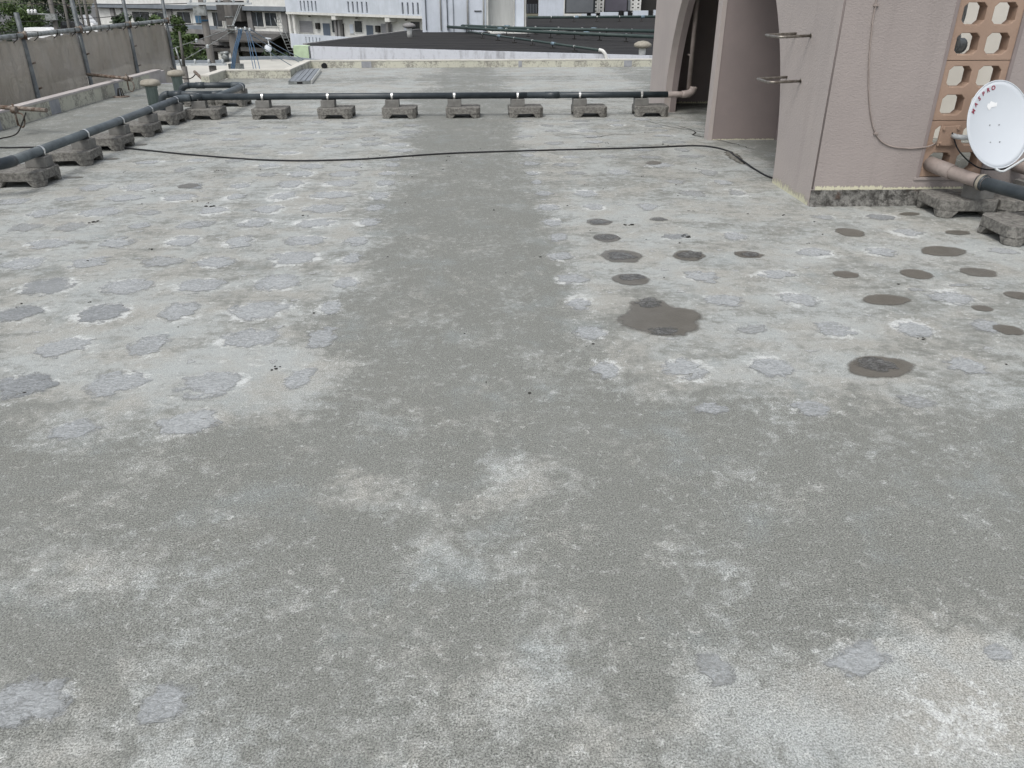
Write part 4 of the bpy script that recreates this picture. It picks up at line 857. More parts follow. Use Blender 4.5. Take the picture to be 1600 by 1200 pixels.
bm = NB(); tube(bm, [(-5.66, 17.1, .10), (-5.08, 16.2, -.12)], .03, 10); obj('tube', bm, M['rust'], t)
bm = NB(); tube(bm, smooth_path([(-6.2, 17.3, .16), (-6.0, 17.2, -.02), (-5.75, 17.1, -.02), (-5.6, 17.05, .1)], 5), .010, 6); obj('loop_wire', bm, M['dark'], t)
# ------------------------------------------------ terrain
bm = NB(); xs_ = [-900,-500,-300,-200,-150,-120,-100,-80,-60,-40,-20,0,20,40,60,90,130,200,400,900]; ys_ = [-60,-20,20,50,70,100,130,160,200,250,320,420,600,1000,2500]
def tz(x, y):
    z = -9.5
    z += 6.0*max(0, min(1, (y-110)/150)) + 8*max(0, min(1, (y-250)/350)) + .02*max(0, y-600)
    if x < -60: z += max(0, min(1, (y-150)/100))*min(3, (-x-60)*.03)
    return z
G_ = [[bm.verts.new((x, y, tz(x, y))) for x in xs_] for y in ys_]
for j in range(len(ys_)-1):
    for i in range(len(xs_)-1): bm.faces.new((G_[j][i], G_[j][i+1], G_[j+1][i+1], G_[j+1][i]))
tag(obj('terrain', bm, M['soil'], None), 'rising ground beyond the roof', kind='structure')
# ------------------------------------------------ neighbouring building with the dark roof
nb = thing('neighbour_building', 'low building with a wide dark roof and stained white side wall', 'building', (3, 45, -9))
Z = -.8; o1 = [(-8.04, 40.32), (-7.57, 39.39), (13.5, 30.35), (34, 60), (22, 80), (2.9, 80), (2.9, 55.2), (-3.45, 55.4)]
bm = NB(); prism(bm, [(p[0], p[1]) for p in o1], Z-.3, Z); obj('roof', bm, M['darkroof'], nb)
def stained():
    m, nt, b = newmat('mildew_streaked_white_wall'); g = G(nt)
    s1 = g.ramp(g.noise(1, 7, .7, g.sc(0, 2.2, 2.2, .5)), .50, .72); s2 = g.ramp(g.noise(6, 6, .75), .5, .7)
    col = g.mix(g.m('MULTIPLY', s1, .75), (.56,.58,.62), (.20,.20,.21)); col = g.mix(g.m('MULTIPLY', s2, .35), col, (.25,.25,.26))
    g.L(col, b.inputs['Base Color']); b.inputs['Roughness'].default_value = .9; return m
M['stained'] = stained()
def wallseg(bm, a, b_, w, z0, z1): band(bm, [a, b_], w, z0, z1)
bm = NB(); wallseg(bm, (-7.57, 39.30), (13.5, 30.26), .12, -9, Z+.03); obj('side_wall', bm, M['stained'], nb)
bm = NB(); wallseg(bm, (-8.04, 40.30), (-7.62, 39.42), -.12, -9, Z+.03); obj('side_wall', bm, M['stained'], nb)
bm = NB(); wallseg(bm, (-7.95, 40.5), (-3.45, 55.3), .2, -3, Z+.07); obj('roof_edge', bm, M['greywall'], nb)
bm = NB(); box(bm, -8.35, -7.66, 39.3, 39.9, -1.42, -.76); o = obj('wall_panel', bm, mat('pale_green_paint', (.50,.62,.42), None, 2, .8), nb); o['label'] = 'pale green end panel'
bm = NB(); prism(bm, [(1.0, 50.5), (3.2, 50.5), (6.6, 54.5), (2.6, 56.5), (.6, 56)], Z+.004, Z+.06); o = obj('landing_slab', bm, M['whitetrim'], nb)
for k in range(14):
    a = 36+k*1.9; bm = NB(); x0 = -6.6+max(0, (a-40))*.28+(.0 if a > 40 else (40-a)*2.3); tube(bm, [(x0, a, Z+.002), (16, a-.5, Z+.002)], .006, 4); obj('membrane_seam', bm, M['darkroof'], nb)
def roofvent(x, y, h, label):
    t = thing('roof_vent', label, 'roof vent', (x, y, Z), group='mushroom vents on the dark roof')
    bm = NB(); lathe(bm, [(.14, 0), (.14, h)], (x, y, Z), 14); obj('stem', bm, M['whitetrim'], t)
    bm = NB(); lathe(bm, [(.2, h-.04), (.36, h+.02), (.34, h+.12), (.2, h+.2), (.03, h+.23)], (x, y, Z), 18); obj('cap', bm, M['greywall'] if x < 0 else M['ventcap'], t)
roofvent(-3.56, 47.2, .5, 'grey mushroom vent in the middle of the dark roof slope')
roofvent(6.72, 33.4, .32, 'beige mushroom vent on the dark roof next to the pink tower')
def rpipe(pts, r, label, legs=6, end=None):
    t = thing('roof_pipe', label, 'pipe', pts[0])
    bm = NB(); tube(bm, pts, r, 10); obj('pipe_section', bm, M['roofpipe'], t)
    a, b_ = Vector(pts[0]), Vector(pts[-1])
    for k in range(1, legs):
        p = a.lerp(b_, k/legs); bm = NB(); box(bm, p.x-.02, p.x+.02, p.y-.02, p.y+.02, Z+.005, p.z); box(bm, p.x-.12, p.x+.12, p.y-.06, p.y+.06, Z+.001, Z+.04); obj('stand', bm, M['dark'], t)
        bm = NB(); tube(bm, [p-(b_-a).normalized()*.03, p+(b_-a).normalized()*.03], r+.012, 10); obj('pipe_clamp', bm, M['strap'], t)
    for k in (.3, .72):
        p = a.lerp(b_, k); bm = NB(); tube(bm, [p-(b_-a).normalized()*.16, p+(b_-a).normalized()*.16], r+.02, 10); obj('coupling', bm, M['bluegrey'], t)
    if end: bm = NB(); tube(bm, arc(pts[-1], (pts[-1][0]+.3, pts[-1][1]-.15, pts[-1][2]), (pts[-1][0]+.3, pts[-1][1]-.15, Z-.3)), r+.02, 10); obj('elbow', bm, M['whitetrim'], t)
M['roofpipe'] = mat('green_black_pipe', (.035,.055,.052), (.05,.07,.065), 2, .5); M['bluegrey'] = mat('blue_grey_coupling', (.18,.25,.30), None, 2, .5)
rpipe([(-.3, 47.6, -.55), (5.05, 33.9, -.62)], .05, 'thin pipe slanting to a white elbow at the edge of the dark roof', 7, True)
rpipe([(-1.6, 52.5, -.5), (1.2, 48.6, -.5), (8.8, 41, -.5)], .085, 'second dark pipe from the front across the dark roof', 9)
rpipe([(-1.4, 53.3, -.45), (2.4, 49.6, -.45), (9.9, 45.3, -.45)], .085, 'third dark pipe crossing the roof from the white tower', 9)
rpipe([(4.3, 68, -.45), (17.5, 70, -.45)], .10, 'rearmost dark pipe at the back of the dark roof', 7)

# white stair tower standing on it
st = thing('white_tower', 'white rendered stair tower with downpipes behind the dark roof', 'building', (0, 52.6, Z))
bm = NB(); box(bm, -3.15, .78, 52.6, 58, Z, 6); obj('wall', bm, M['whitewall'], st)
bm = NB(); box(bm, .79, 2.55, 53.6, 58, Z+.12, 6); obj('shutter', bm, mat('grey_beige_shutter', (.40,.41,.40), (.36,.37,.36), 1, .7, stretch=(8, 1, 1)), st)
bm = NB(); box(bm, .785, .90, 52.7, 53.6, Z, 6); obj('frame', bm, M['whitetrim'], st)
bm = NB(); box(bm, 2.56, 3.12, 52.9, 58, Z+.002, 6); obj('pillar', bm, M['whitewall'], st)
for x, r in ((-2.0, .05), (-1.6, .03), (-.35, .06), (.62, .05), (2.5, .05), (3.2, .05), (-2.9, .03)):
    bm = NB(); y = 52.52 if x < .7 else 52.82; tube(bm, [(x, y, Z+.1), (x, y, 5.5)], r, 10); obj('downpipe', bm, M['whitetrim'] if r > .04 else M['steelblue'], st)
bm = NB(); box(bm, .05, .5, 52.55, 52.6, .35, .40); obj('vent', bm, M['dark'], st)
bm = NB(); box(bm, -1.25, -1.2, 52.55, 52.6, Z, 6); obj('joint', bm, M['steelblue'], st)

# buildings behind, right
rb = thing('rear_building', 'white building with dark openings behind the dark roof', 'building', (9, 79, Z))
A = (4.0, 78.0); u = (1.0, 0.0)
def ro(nm, u0, u1, z0, z1, m, n0=0, n1=.3, lab=None):
    bm = NB(); obox(bm, A, u, u0, u1, n0, n1, z0, z1); o = obj(nm, bm, M[m], rb); return o
ro('wall', -1.2, .6, -.9, 4, 'whitewall', .3, .6); ro('window', .75, 1.9, -.45, 1.2, 'black', .25, .5)
for k in range(7): ro('bar', .9+k*.14, .93+k*.14, -.4, .35, 'steelblue', .16, .2)
ro('wall', 1.92, 4.2, -.9, 4, 'whitewall', 0, .3); ro('window', 4.25, 7.1, -.42, 4, 'glassgrey' if 'glassgrey' in M else 'glass', .1, .3)
ro('frame', 4.2, 4.3, -.45, 4, 'whitetrim', -.02, .1); ro('wall', 4.21, 5.85, -.9, -.46, 'whitetrim', -.05, .3)
M['panelgrey'] = mat('slate_grey_panel', (.13,.14,.15), None, .5, .6); M['panelmauve'] = mat('mauve_grey_panel', (.10,.095,.115), None, .5, .6)
ro('panel', 4.45, 6.9, -.35, 4, 'panelgrey', -.02, .09)
lat = thing('lattice_screen', 'pair of white pierced block screens behind the dark openings', 'screen', (11, 80.5, Z))
for u0 in (11.25, 14.75):
    for ci in range(2):
        for ri in range(12):
            x0, z0 = u0+ci*.52, -.45+ri*.30; bm = NB()
            box(bm, x0, x0+.50, 80.5, 80.65, z0, z0+.09); box(bm, x0, x0+.50, 80.5, 80.65, z0+.2, z0+.29); box(bm, x0, x0+.15, 80.5, 80.65, z0+.09, z0+.2); box(bm, x0+.35, x0+.5, 80.5, 80.65, z0+.09, z0+.2)
            obj('vent_block', bm, M['whitetrim'], lat)
ro('panel', 8.35, 10.4, -.3, 4, 'panelmauve', 2.3, 2.5); ro('panel', 10.5, 10.7, -.3, 4, 'panelgrey', 2.3, 2.5); ro('backing', 6.9, 13.5, -.9, 4, 'dark', 3.4, 3.6)
for (a, b_, z1) in ((5.86, 6.35, -.45), (6.75, 7.2, -.45), (7.6, 9.25, -.32), (9.8, 10.1, -.3), (10.6, 12.0, -.2), (12.5, 12.75, -.15), (13.1, 13.9, -.1)):
    ro('low_wall', a, b_, -.9, z1, 'whitewall', .0, .3)
for a in (6.36, 9.3, 10.15, 12.05, 12.8): ro('gap_shade', a, a+.35, -.85, -.2, 'black', .12, .2)  # black sheets stand in for the shade in the gaps between walls
pk = thing('pink_house', 'pale pink house with a small square window far behind the dark roof', 'house', (19, 82, -3))
bm = NB(); box(bm, 18.0, 24, 83, 88, -6, 5); obj('wall', bm, mat('pale_pink_render', (.60,.43,.39), (.55,.39,.36), 1, .85), pk)
bm = NB(); box(bm, 18.25, 19.15, 82.9, 82.99, -.25, .72); w_ = obj('window', bm, M['dark'], pk)
bm = NB(); box(bm, 18.35, 19.05, 82.86, 82.89, -.15, .62); obj('pane', bm, M['glass'], w_)
bm = NB(); box(bm, 17.2, 17.9, 82.5, 83, -.9, 5); obj('grille', bm, M['steelblue'], pk)

# ------------------------------------------------ white apartment block
A = (-20.86, 96.73); u = (.7053, -.7089)
ap = thing('apartment_building', 'pale white apartment block with slotted balcony walls', 'apartment building', (-14, 90, -9))
def ao(nm, u0, u1, n0, n1, z0, z1, m, par=None, A_=None, u_=None):
    bm = NB(); obox(bm, A_ or A, u_ or u, u0, u1, n0, n1, z0, z1); return obj(nm, bm, M[m], par or ap)
ao('rear_wall', -.1, 24.5, 1.0, 9, -9, 5, 'whitetrim')
ao('floor_slab', 0, 24.5, .16, 1.0, -.95, -.76, 'whitetrim'); ao('floor_slab', .2, 24.5, .16, 1.0, -4.1, -3.9, 'whitetrim')
ao('balcony_edge', -.02, 24.5, -.04, .15, -.93, -.70, 'whitetrim')
def slotted(z0, z1, zs0, zs1, slots, u0, u1, w=.13):
    ed = [u0]+[x for s_ in slots for x in (s_-w, s_+w)]+[u1]
    for i in range(0, len(ed), 2): ao('balcony_wall', ed[i], ed[i+1], 0, .14, z0, z1, 'whitewall')
    for s_ in slots:
        ao('balcony_wall', s_-w, s_+w, .002, .138, z0, zs0, 'whitewall'); ao('balcony_wall', s_-w, s_+w, .002, .138, zs1, z1, 'whitewall')
slotted(-.69, 1.3, -.58, .42, [3.0, 3.7, 4.4, 5.1, 5.8, 11.5, 12.25, 13.0, 13.75, 14.5, 20.0, 20.75, 21.5, 22.2], 0, 24.5)
ao('backing_panel', .1, 24.4, .5, .55, -.69, 1.3, 'steelblue')
slotted(-4.4, -2.9, -3.9, -3.15, [3.3, 3.95, 4.6, 5.25, 5.9], .25, 24.5, .1)
for a in (8.4, 17.2): ao('beam', a, a+.7, .0, .98, -1.32, -.94, 'whitetrim')
for a, b_ in ((-.4, .0), (.5, .9)): ao('column', a+.2, b_+.2, .25, .5, -4.4, -.95, 'whitetrim')
for a in (8.0, 8.6, 16.6): ao('column', a, a+.35, .55, .98, -3.9, -.95, 'greywall')
def win(u0, u1, z0, z1, m='glass', nm='window'):
    w_ = ao(nm, u0-.08, u1+.08, .93, .99, z0-.06, z1+.06, 'whitetrim'); ao('pane' if nm == 'window' else 'leaf', u0, u1, .90, .925, z0, z1, m, w_); return w_
M['louver'] = mat('grey_louvre', (.24,.245,.25), (.20,.20,.21), 1, .6, stretch=(1, 1, 12)); M['door'] = mat('slate_blue_door', (.10,.125,.16), None, 1, .5)
win(1.0, 3.5, -2.75, -1.6, 'louver'); win(5.4, 6.7, -3.8, -1.75, 'door', 'door'); win(7.1, 7.9, -2.6, -1.45); win(10.2, 10.8, -2.6, -1.75, 'whitewall'); win(11.1, 12.3, -2.45, -1.4)
win(13.0, 14.1, -3.8, -1.75, 'door', 'door'); win(15.4, 17.2, -2.4, -1.55, 'louver'); win(19.0, 19.8, -2.4, -1.6, 'whitewall'); win(20.0, 21.3, -2.4, -1.25); win(9.0, 9.2, -3.2, -1.7, 'black'); win(22.2, 23.2, -2.5, -1.6)
for a in (4.3, 14.7): ao('meter_box', a, a+.55, .7, .98, -2.35, -1.75, 'dark')
for a in (3.4, 11.8, 19.6):
    bm = NB(); x = A[0]+u[0]*a-u[1]*.7; y = A[1]+u[1]*a+u[0]*.7; lathe(bm, [(.12, -.12), (.14, 0)], (x, y, -1.05), 10); obj('lamp', bm, M['dark'], ap)

# ------------------------------------------------ long grey house on the left
M['darkawning'] = mat('dark_grey_awning', (.085,.082,.078), (.06,.058,.055), 2, .9)
A2 = (-50.0, 128.0); u2 = (.8031, -.5958)
gh = thing('grey_house', 'long weathered grey two storey building with blue gutter and dark porches', 'house', (-35, 118, -9.5))
def go(nm, u0, u1, n0, n1, z0, z1, m, par=None): return ao(nm, u0, u1, n0, n1, z0, z1, m, par or gh, A2, u2)
go('upper_wall', -9, 33.5, .3, 9, -3.3, -.2, 'greylight' if 'greylight' in M else 'whitetrim'); go('lower_wall', -9, 33.5, 2.2, 9, -10, -3.31, 'greywall')
go('gutter', -9, 20.7, -.5, .29, -.92, -.42, 'steelblue'); go('gutter', 25.5, 33.6, -.5, .29, -.92, -.42, 'steelblue'); go('parapet', -9, 33.6, .0, 9.1, -.41, 1.2, 'whitetrim')
go('soffit', -9, 33.5, -.4, .29, -1.0, -.93, 'dark')
go('porch_roof', -9, 33.5, -1.2, 2.19, -3.9, -3.32, 'greywall'); go('porch_shade', 4, 33, 2.0, 2.15, -9.5, -3.91, 'dark')  # dark sheet along the porch wall, shade put into its colour
def gw(u0, u1, z0, z1, m='glass'):
    w_ = go('window', u0-.18, u1+.18, .18, .29, z0-.15, z1+.12, 'whitetrim'); go('pane', u0, u1, .12, .175, z0, z1, m, w_); go('mullion', (u0+u1)/2-.05, (u0+u1)/2+.05, .07, .115, z0, z1, 'steelblue', w_)
M['bluepane'] = mat('blue_curtain', (.05,.12,.20), (.08,.16,.24), 1, .5)
for a in ((-.06, 4.0, -2.6, -1.4), (4.9, 7.6, -2.3, -1.5), (10.7, 13.5, -2.65, -1.3), (18.4, 20.2, -2.95, -1.25), (26.3, 28.5, -2.75, -1.1), (28.95, 31.1, -2.65, -1.15)): gw(*a)
gw(14.6, 16.1, -2.6, -1.3, 'bluepane')
go('boxed_panel', 20.75, 25.45, -.8, .28, -2.2, .2, 'darkawning'); go('recess_shade', 22.6, 25.4, .1, .28, -2.95, -2.21, 'black')  # black sheet stands in for the shade in the gap below the box
go('balcony_wall', 10.0, 20.4, -1.0, -.85, -3.31, -2.85, 'steelblue')
for a in (8.2, 13.2, 17.8, 21.2, 24.8, 29.0): go('column', a, a+.8, -.9, -.1, -10, -3.91, 'greywall')
for a in (-5.5, -2.6, 8.6, 25.6, 32.2): go('pilaster', a, a+.9, .0, .29, -3.3, -1.01, 'greywall')
bm = NB(); n2 = (-u2[1], u2[0]); PP = lambda a, b_, z: bm.verts.new((A2[0]+u2[0]*a+n2[0]*b_, A2[1]+u2[1]*a+n2[1]*b_, z))
a_, b2, c_, d2 = PP(20.5, -3.5, -4.35), PP(33.4, -3.5, -4.2), PP(33.4, -1.25, -3.5), PP(20.5, -1.25, -3.5); e_, f2, g2, h2 = PP(20.5, -3.5, -4.55), PP(33.4, -3.5, -4.4), PP(33.4, -1.25, -3.7), PP(20.5, -1.25, -3.7)
for q in ((a_, b2, c_, d2), (e_, f2, g2, h2), (a_, b2, f2, e_), (b2, c_, g2, f2), (d2, a_, e_, h2), (c_, d2, h2, g2)): bm.faces.new(q)
obj('awning', bm, M['darkawning'], gh)
go('lower_awning', 17, 26, -3.2, -1.3, -5.75, -5.35, 'darkawning'); go('lower_band', 4, 24, -1.1, -.95, -5.2, -4.6, 'greywall'); go('lower_band', 26.5, 33, -2.4, -2.2, -5.6, -5.1, 'greywall')
go('shed_wall', 22.5, 25.5, -3.0, -2.7, -10, -5.8, 'whitetrim'); go('door', 27, 28.6, -2.9, -2.7, -10, -6.6, 'greywall')
def ladder(p0, p1, w, nr, label):
    t = thing('ladder', label, 'ladder', p0); a, b_ = Vector(p0), Vector(p1); s_ = Vector((w/2, 0, 0))
    for sg in (-1, 1): bm = NB(); tube(bm, [a+s_*sg, b_+s_*sg], .04, 6); obj('rail', bm, M['steel'], t)
    for k in range(nr): c = a.lerp(b_, (k+.5)/nr); bm = NB(); tube(bm, [c-s_, c+s_], .03, 6); obj('rung', bm, M['steel'], t)
ladder((-22.1, 105.5, -7.2), (-24.2, 106.5, -1.6), .62, 16, 'pale ladder leaning on the grey house beside the apartment block')

# cream roof in the middle distance
cr = thing('cream_roof_building', 'low building with a cream flat roof beyond the roof edge', 'building', (-9, 32, -9))
bm = NB(); prism(bm, [(-13.5, 27), (-5.5, 27), (-5.5, 33.3), (-8.2, 36.3), (-10.0, 35.9), (-10.2, 34.2), (-13.8, 34.2)], -9, -1.1); obj('roof', bm, M['creamroof'], cr)
bm = NB(); band(bm, [(-13.8, 34.2), (-10.2, 34.2), (-10.0, 35.9), (-8.2, 36.3), (-5.5, 33.3)], .2, -1.095, -.98); obj('roof_edge', bm, M['steelblue'], cr)
t = thing('antenna_mast', 'thin mast with a small round white dish beyond the cream roof', 'antenna', (-8.5, 35.6, -1.1))
bm = NB(); tube(bm, [(-8.52, 35.6, -1.09), (-8.56, 35.6, -.22)], .02, 6); obj('mast', bm, M['lightpipe'], t)
bm = NB(); dd = Vector((.1, -1, .25)).normalized(); c = Vector((-8.56, 35.5, -.62)); lathe(bm, [(.01, 0), (.10, .012), (.15, .04), (.15, .05), (.01, .02)], (0, 0, 0), 20); bmesh.ops.transform(bm, verts=bm.verts, matrix=Matrix.Translation(c) @ dd.to_track_quat('Z', 'Y').to_matrix().to_4x4()); obj('dish', bm, M['dish'], t)
bm = NB(); tube(bm, [(-8.66, 35.6, -.24), (-8.42, 35.6, -.26)], .03, 6); obj('crossbar', bm, M['dish'], t)

# ------------------------------------------------ utility poles, wires
M['pole'] = mat('concrete_pole', (.155,.148,.137), (.11,.105,.097), 3, .9, stretch=(4, 4, .6))
def insul(bm, x, y, z, r=.045): lathe(bm, [(r*.5, 0), (r, r*.6), (r*.7, r*1.1), (r, r*1.7), (r*.4, r*2.5)], (x, y, z), 10)
p1 = thing('utility_pole', 'grey concrete pole with transformer arm, left of the two poles', 'utility pole', (-7.86, 25.49, -9.5))
bm = NB(); tube(bm, [(-7.86, 25.49, -9.5), (-7.89, 25.49, 2.6)], [.15, .092], 16); obj('shaft', bm, M['pole'], p1)
bm = NB(); tube(bm, [(-7.89, 25.49, 0.74), (-7.89, 25.49, 0.79)], .108, 16); obj('band', bm, M['bluepane'], p1)
bm = NB(); box(bm, -8.10, -7.74, 25.25, 25.37, 0.90, 1.14); obj('box', bm, M['steel'], p1)
for z, x0, x1 in ((-0.42, -9.23, -7.41), (1.21, -8.26, -6.43)):
    bm = NB(); box(bm, x0, x1, 25.31, 25.37, z-.03, z+.03); obj('crossarm', bm, M['lightpipe'], p1)
    for k in range(5): bm = NB(); insul(bm, x0+.1+(x1-x0-.2)*k/4, 25.34, z+.03); obj('insulator', bm, M['lightpipe'], p1)
p2 = thing('utility_pole', 'brown concrete pole with blue sheathed cables, right of the two poles', 'utility pole', (-7.24, 25.68, -9.5))
bm = NB(); tube(bm, [(-7.24, 25.68, -9.5), (-7.21, 25.68, 2.6)], [.16, .10], 16); obj('shaft', bm, M['pole'], p2)
for z in (0.84, 0.60, 0.42): bm = NB(); tube(bm, [(-7.22, 25.68, z), (-7.22, 25.68, z+.03)], .122, 14); obj('band', bm, M['steel'], p2)
bm = NB(); box(bm, -7.62, -6.68, 25.49, 25.55, 0.50, 0.54); obj('crossarm', bm, M['steel'], p2)
bm = NB(); tube(bm, [(-7.44, 25.43, -0.35), (-7.44, 25.43, -0.10)], .11, 14); tube(bm, [(-7.54, 25.37, -0.13), (-7.31, 25.37, -0.10)], .055, 10); obj('transformer', bm, M['steel'], p2)
bm = NB(); box(bm, -7.41, -6.98, 25.49, 25.62, -1.13, -0.42); obj('cabinet', bm, M['steel'], p2)
for k in range(4): bm = NB(); insul(bm, -6.98+.13*k, 25.37, 0.50-.03*(k%2), .04); obj('insulator', bm, M['lightpipe'], p2)
M['bluecable'] = mat('blue_cable_sheath', (.05,.10,.17), (.08,.14,.22), 6, .5)
def wire(nm, pts, r, m, label, sag=0, cat='wire'):
    if len(pts) == 2:
        a, b_ = Vector(pts[0]), Vector(pts[1]); pts = [a.lerp(b_, k/12)-Vector((0, 0, sag*4*(k/12)*(1-k/12))) for k in range(13)]
    bm = NB(); tube(bm, pts, r, 6); return single(nm, bm, M[m], label, cat, tuple(pts[0]))
for i, dx in enumerate((0, .045, .085)):
    wire('blue_cable', smooth_path([(-6.89+dx, 25.34, 0.54), (-6.95+dx, 25.34, 0.36), (-7.13+dx, 25.25, -0.10), (-7.36+dx, 25.19, -0.95)], 4), .018, 'bluecable', 'blue cable of the bundle dropping left from the right pole, %s strand' % ('left', 'middle', 'right')[i], cat='cable')
for i, dx in enumerate((0, .07, .17)):
    wire('blue_cable', smooth_path([(-6.74+dx*.6, 25.34, 0.51), (-6.68+dx*.6, 25.31, 0.39), (-6.45+dx, 24.58, -0.22), (-6.28+dx, 24.04, -0.65)], 4), .011, 'bluecable', 'thin blue cable falling right below the right pole, %s of three' % ('left', 'middle', 'right')[i], cat='cable')
for i in range(3):
    wire('blue_cable', [(-6.56, 25.37, 0.52-.15*i), (-7.3, 38.2, -1.45-.1*i-.1*i*i)], .012, 'bluecable', 'blue service wire running right towards the dark roof building, %s' % ('topmost', 'middle', 'lowest')[i], .05, 'cable')
wire('wire', [(-7.10, 25.62, 0.57), (-10.62, 21.85, -0.65)], .010, 'steel', 'pale guy wire falling left from the right pole', .0)
wire('wire', [(-7.10, 25.55, 0.51), (-9.11, 24.28, -0.59)], .009, 'steel', 'lower pale wire falling left from the right pole', .03)
wire('wire', [(-6.80, 25.49, 1.21), (-7.13, 25.49, 0.60)], .011, 'lightpipe', 'left pale wire rising right from the right pole collar')
wire('wire', [(-6.74, 25.49, 1.21), (-7.10, 25.49, 0.60)], .011, 'lightpipe', 'right pale wire rising right from the right pole collar')
wire('wire', [(-40, 60, .2), (-7.89, 25.49, 1.11)], .013, 'cable', 'dark wire strung across in front of the long grey house', .5)
wire('wire', [(-40, 58, -.6), (-7.89, 25.49, 0.69)], .013, 'cable', 'lower dark wire strung from the left pole towards the trees', .3)
wire('wire', [(-45, 70, 1.5), (-7.22, 25.49, 1.24)], .013, 'cable', 'upper dark wire crossing the blue gutter of the grey house', .4)
for i in range(2):
    x, y, z = ((-8.01, 24.83, 0.20), (-7.80, 25.07, 0.03))[i]
    bm = NB(); insul(bm, x, y, z, .045); single('insulator', bm, M['lightpipe'], '%s white insulator bead hanging on the pale guy wires' % ('upper', 'lower')[i], 'insulator', (x, y, z))
sp = thing('slim_pole', 'slim weathered pole standing right past the end of the netting', 'pole', (-7.5, 22, -4))
bm = NB(); tube(bm, [(-7.60, 22, -4), (-7.53, 22, -.20)], [.085, .072], 12); tube(bm, [(-7.53, 22, -.20), (-7.49, 22, .63)], [.042, .028], 10); obj('shaft', bm, M['pole'], sp)
bm = NB(); tube(bm, [(-7.66, 22, .25), (-7.58, 22, -.3)], .02, 8); obj('side_rod', bm, M['steel'], sp)
t = thing('utility_pole', 'brown pole with a lamp arm rising in front of the trees at upper left', 'utility pole', (-38.3, 80, -8))
bm = NB(); tube(bm, [(-38.35, 80, -8), (-38.25, 80, 2.5)], [.24, .18], 12); obj('shaft', bm, M['pole'], t)
bm = NB(); tube(bm, [(-40.3, 79.6, -.45), (-38.0, 79.6, -.50)], .06, 8); box(bm, -38.8, -37.9, 79.5, 79.9, -1.0, -.45); obj('crossarm', bm, M['steel'], t)
for k in range(3): bm = NB(); insul(bm, -40.2+k*.3, 79.6, -.42, .14); obj('insulator', bm, M['paintwhite'], t)
for i, (x, y) in enumerate(((-54.6, 118), (-51.9, 118), (-50.5, 118), (-53.5, 120))):
    bm = NB(); tube(bm, [(x-.3, y, -8), (x, y, 3)], .2 if i != 3 else .12, 8); single('steel_post', bm, M['pole'], '%s pale steel post in the yard beside the parked cars' % ('left', 'middle', 'right', 'thin')[i], 'post', (x, y, -8))

# ------------------------------------------------ trees
def tree(name, x, y, z0, h, r, label, dark=False, n=2600, leaf=.22, trunk=.16, sq=1.0, grp='trees beyond the roof'):
    t = thing(name, label, 'tree', (x, y, z0), group=grp); r_ = random.Random(hash((round(x), round(y))) % 9999)
    bm = NB(); top = z0+h*.75; tube(bm, [(x, y, z0), (x+.1, y, z0+h*.4), (x, y, top)], [trunk, trunk*.7, trunk*.2], 8)
    cl = []
    for k in range(26):
        a = r_.uniform(0, 6.28); q = r_.random()**.5; zz = z0+h*(.30+.62*r_.random()); f_ = math.sin(math.pi*min(.98, max(.12, (zz-z0)/h-.08)))**.6
        cl.append((Vector((x+math.cos(a)*r*q*f_, y+math.sin(a)*r*q*f_, zz)), r*r_.uniform(.20, .38)))
    for c, s_ in cl[:9]: tube(bm, [(x, y, z0+h*.35), tuple((Vector((x, y, z0+h*.5))+c)/2), tuple(c)], [trunk*.4, trunk*.25, trunk*.1], 5)
    obj('trunk', bm, M['bark'], t)
    rg = np.random.default_rng(int(abs(x*31+y*7))); V = np.zeros((n, 4, 3)); ci = rg.integers(0, len(cl), n)
    dv = rg.normal(size=(n, 3)); dv /= np.linalg.norm(dv, axis=1)[:, None]; rad = rg.random(n)**.35
    cc = np.array([c for c, _ in cl])[ci]; rr = np.array([s_ for _, s_ in cl])[ci]
    p = cc+dv*(rad*rr)[:, None]*np.array([1, 1, .75*sq]); a1 = rg.normal(size=(n, 3)); a1 /= np.linalg.norm(a1, axis=1)[:, None]; a2 = np.cross(a1, rg.normal(size=(n, 3))); a2 /= np.linalg.norm(a2, axis=1)[:, None]
    ls = leaf*rg.uniform(.6, 1.3, n)[:, None]
    V[:, 0] = p-a1*ls; V[:, 1] = p-a2*ls*.45; V[:, 2] = p+a1*ls; V[:, 3] = p+a2*ls*.45
    me = bpy.data.meshes.new('crown'); me.vertices.add(n*4); me.vertices.foreach_set('co', (V.reshape(-1, 3)-np.array([x, y, z0])).ravel())
    me.loops.add(n*4); me.loops.foreach_set('vertex_index', np.arange(n*4, dtype=np.int32)); me.polygons.add(n)
    me.polygons.foreach_set('loop_start', np.arange(0, n*4, 4, dtype=np.int32)); me.polygons.foreach_set('loop_total', np.full(n, 4, dtype=np.int32)); me.update(calc_edges=True)
    link('crown', me, M['leafdark'] if dark else M['leaf'], t)
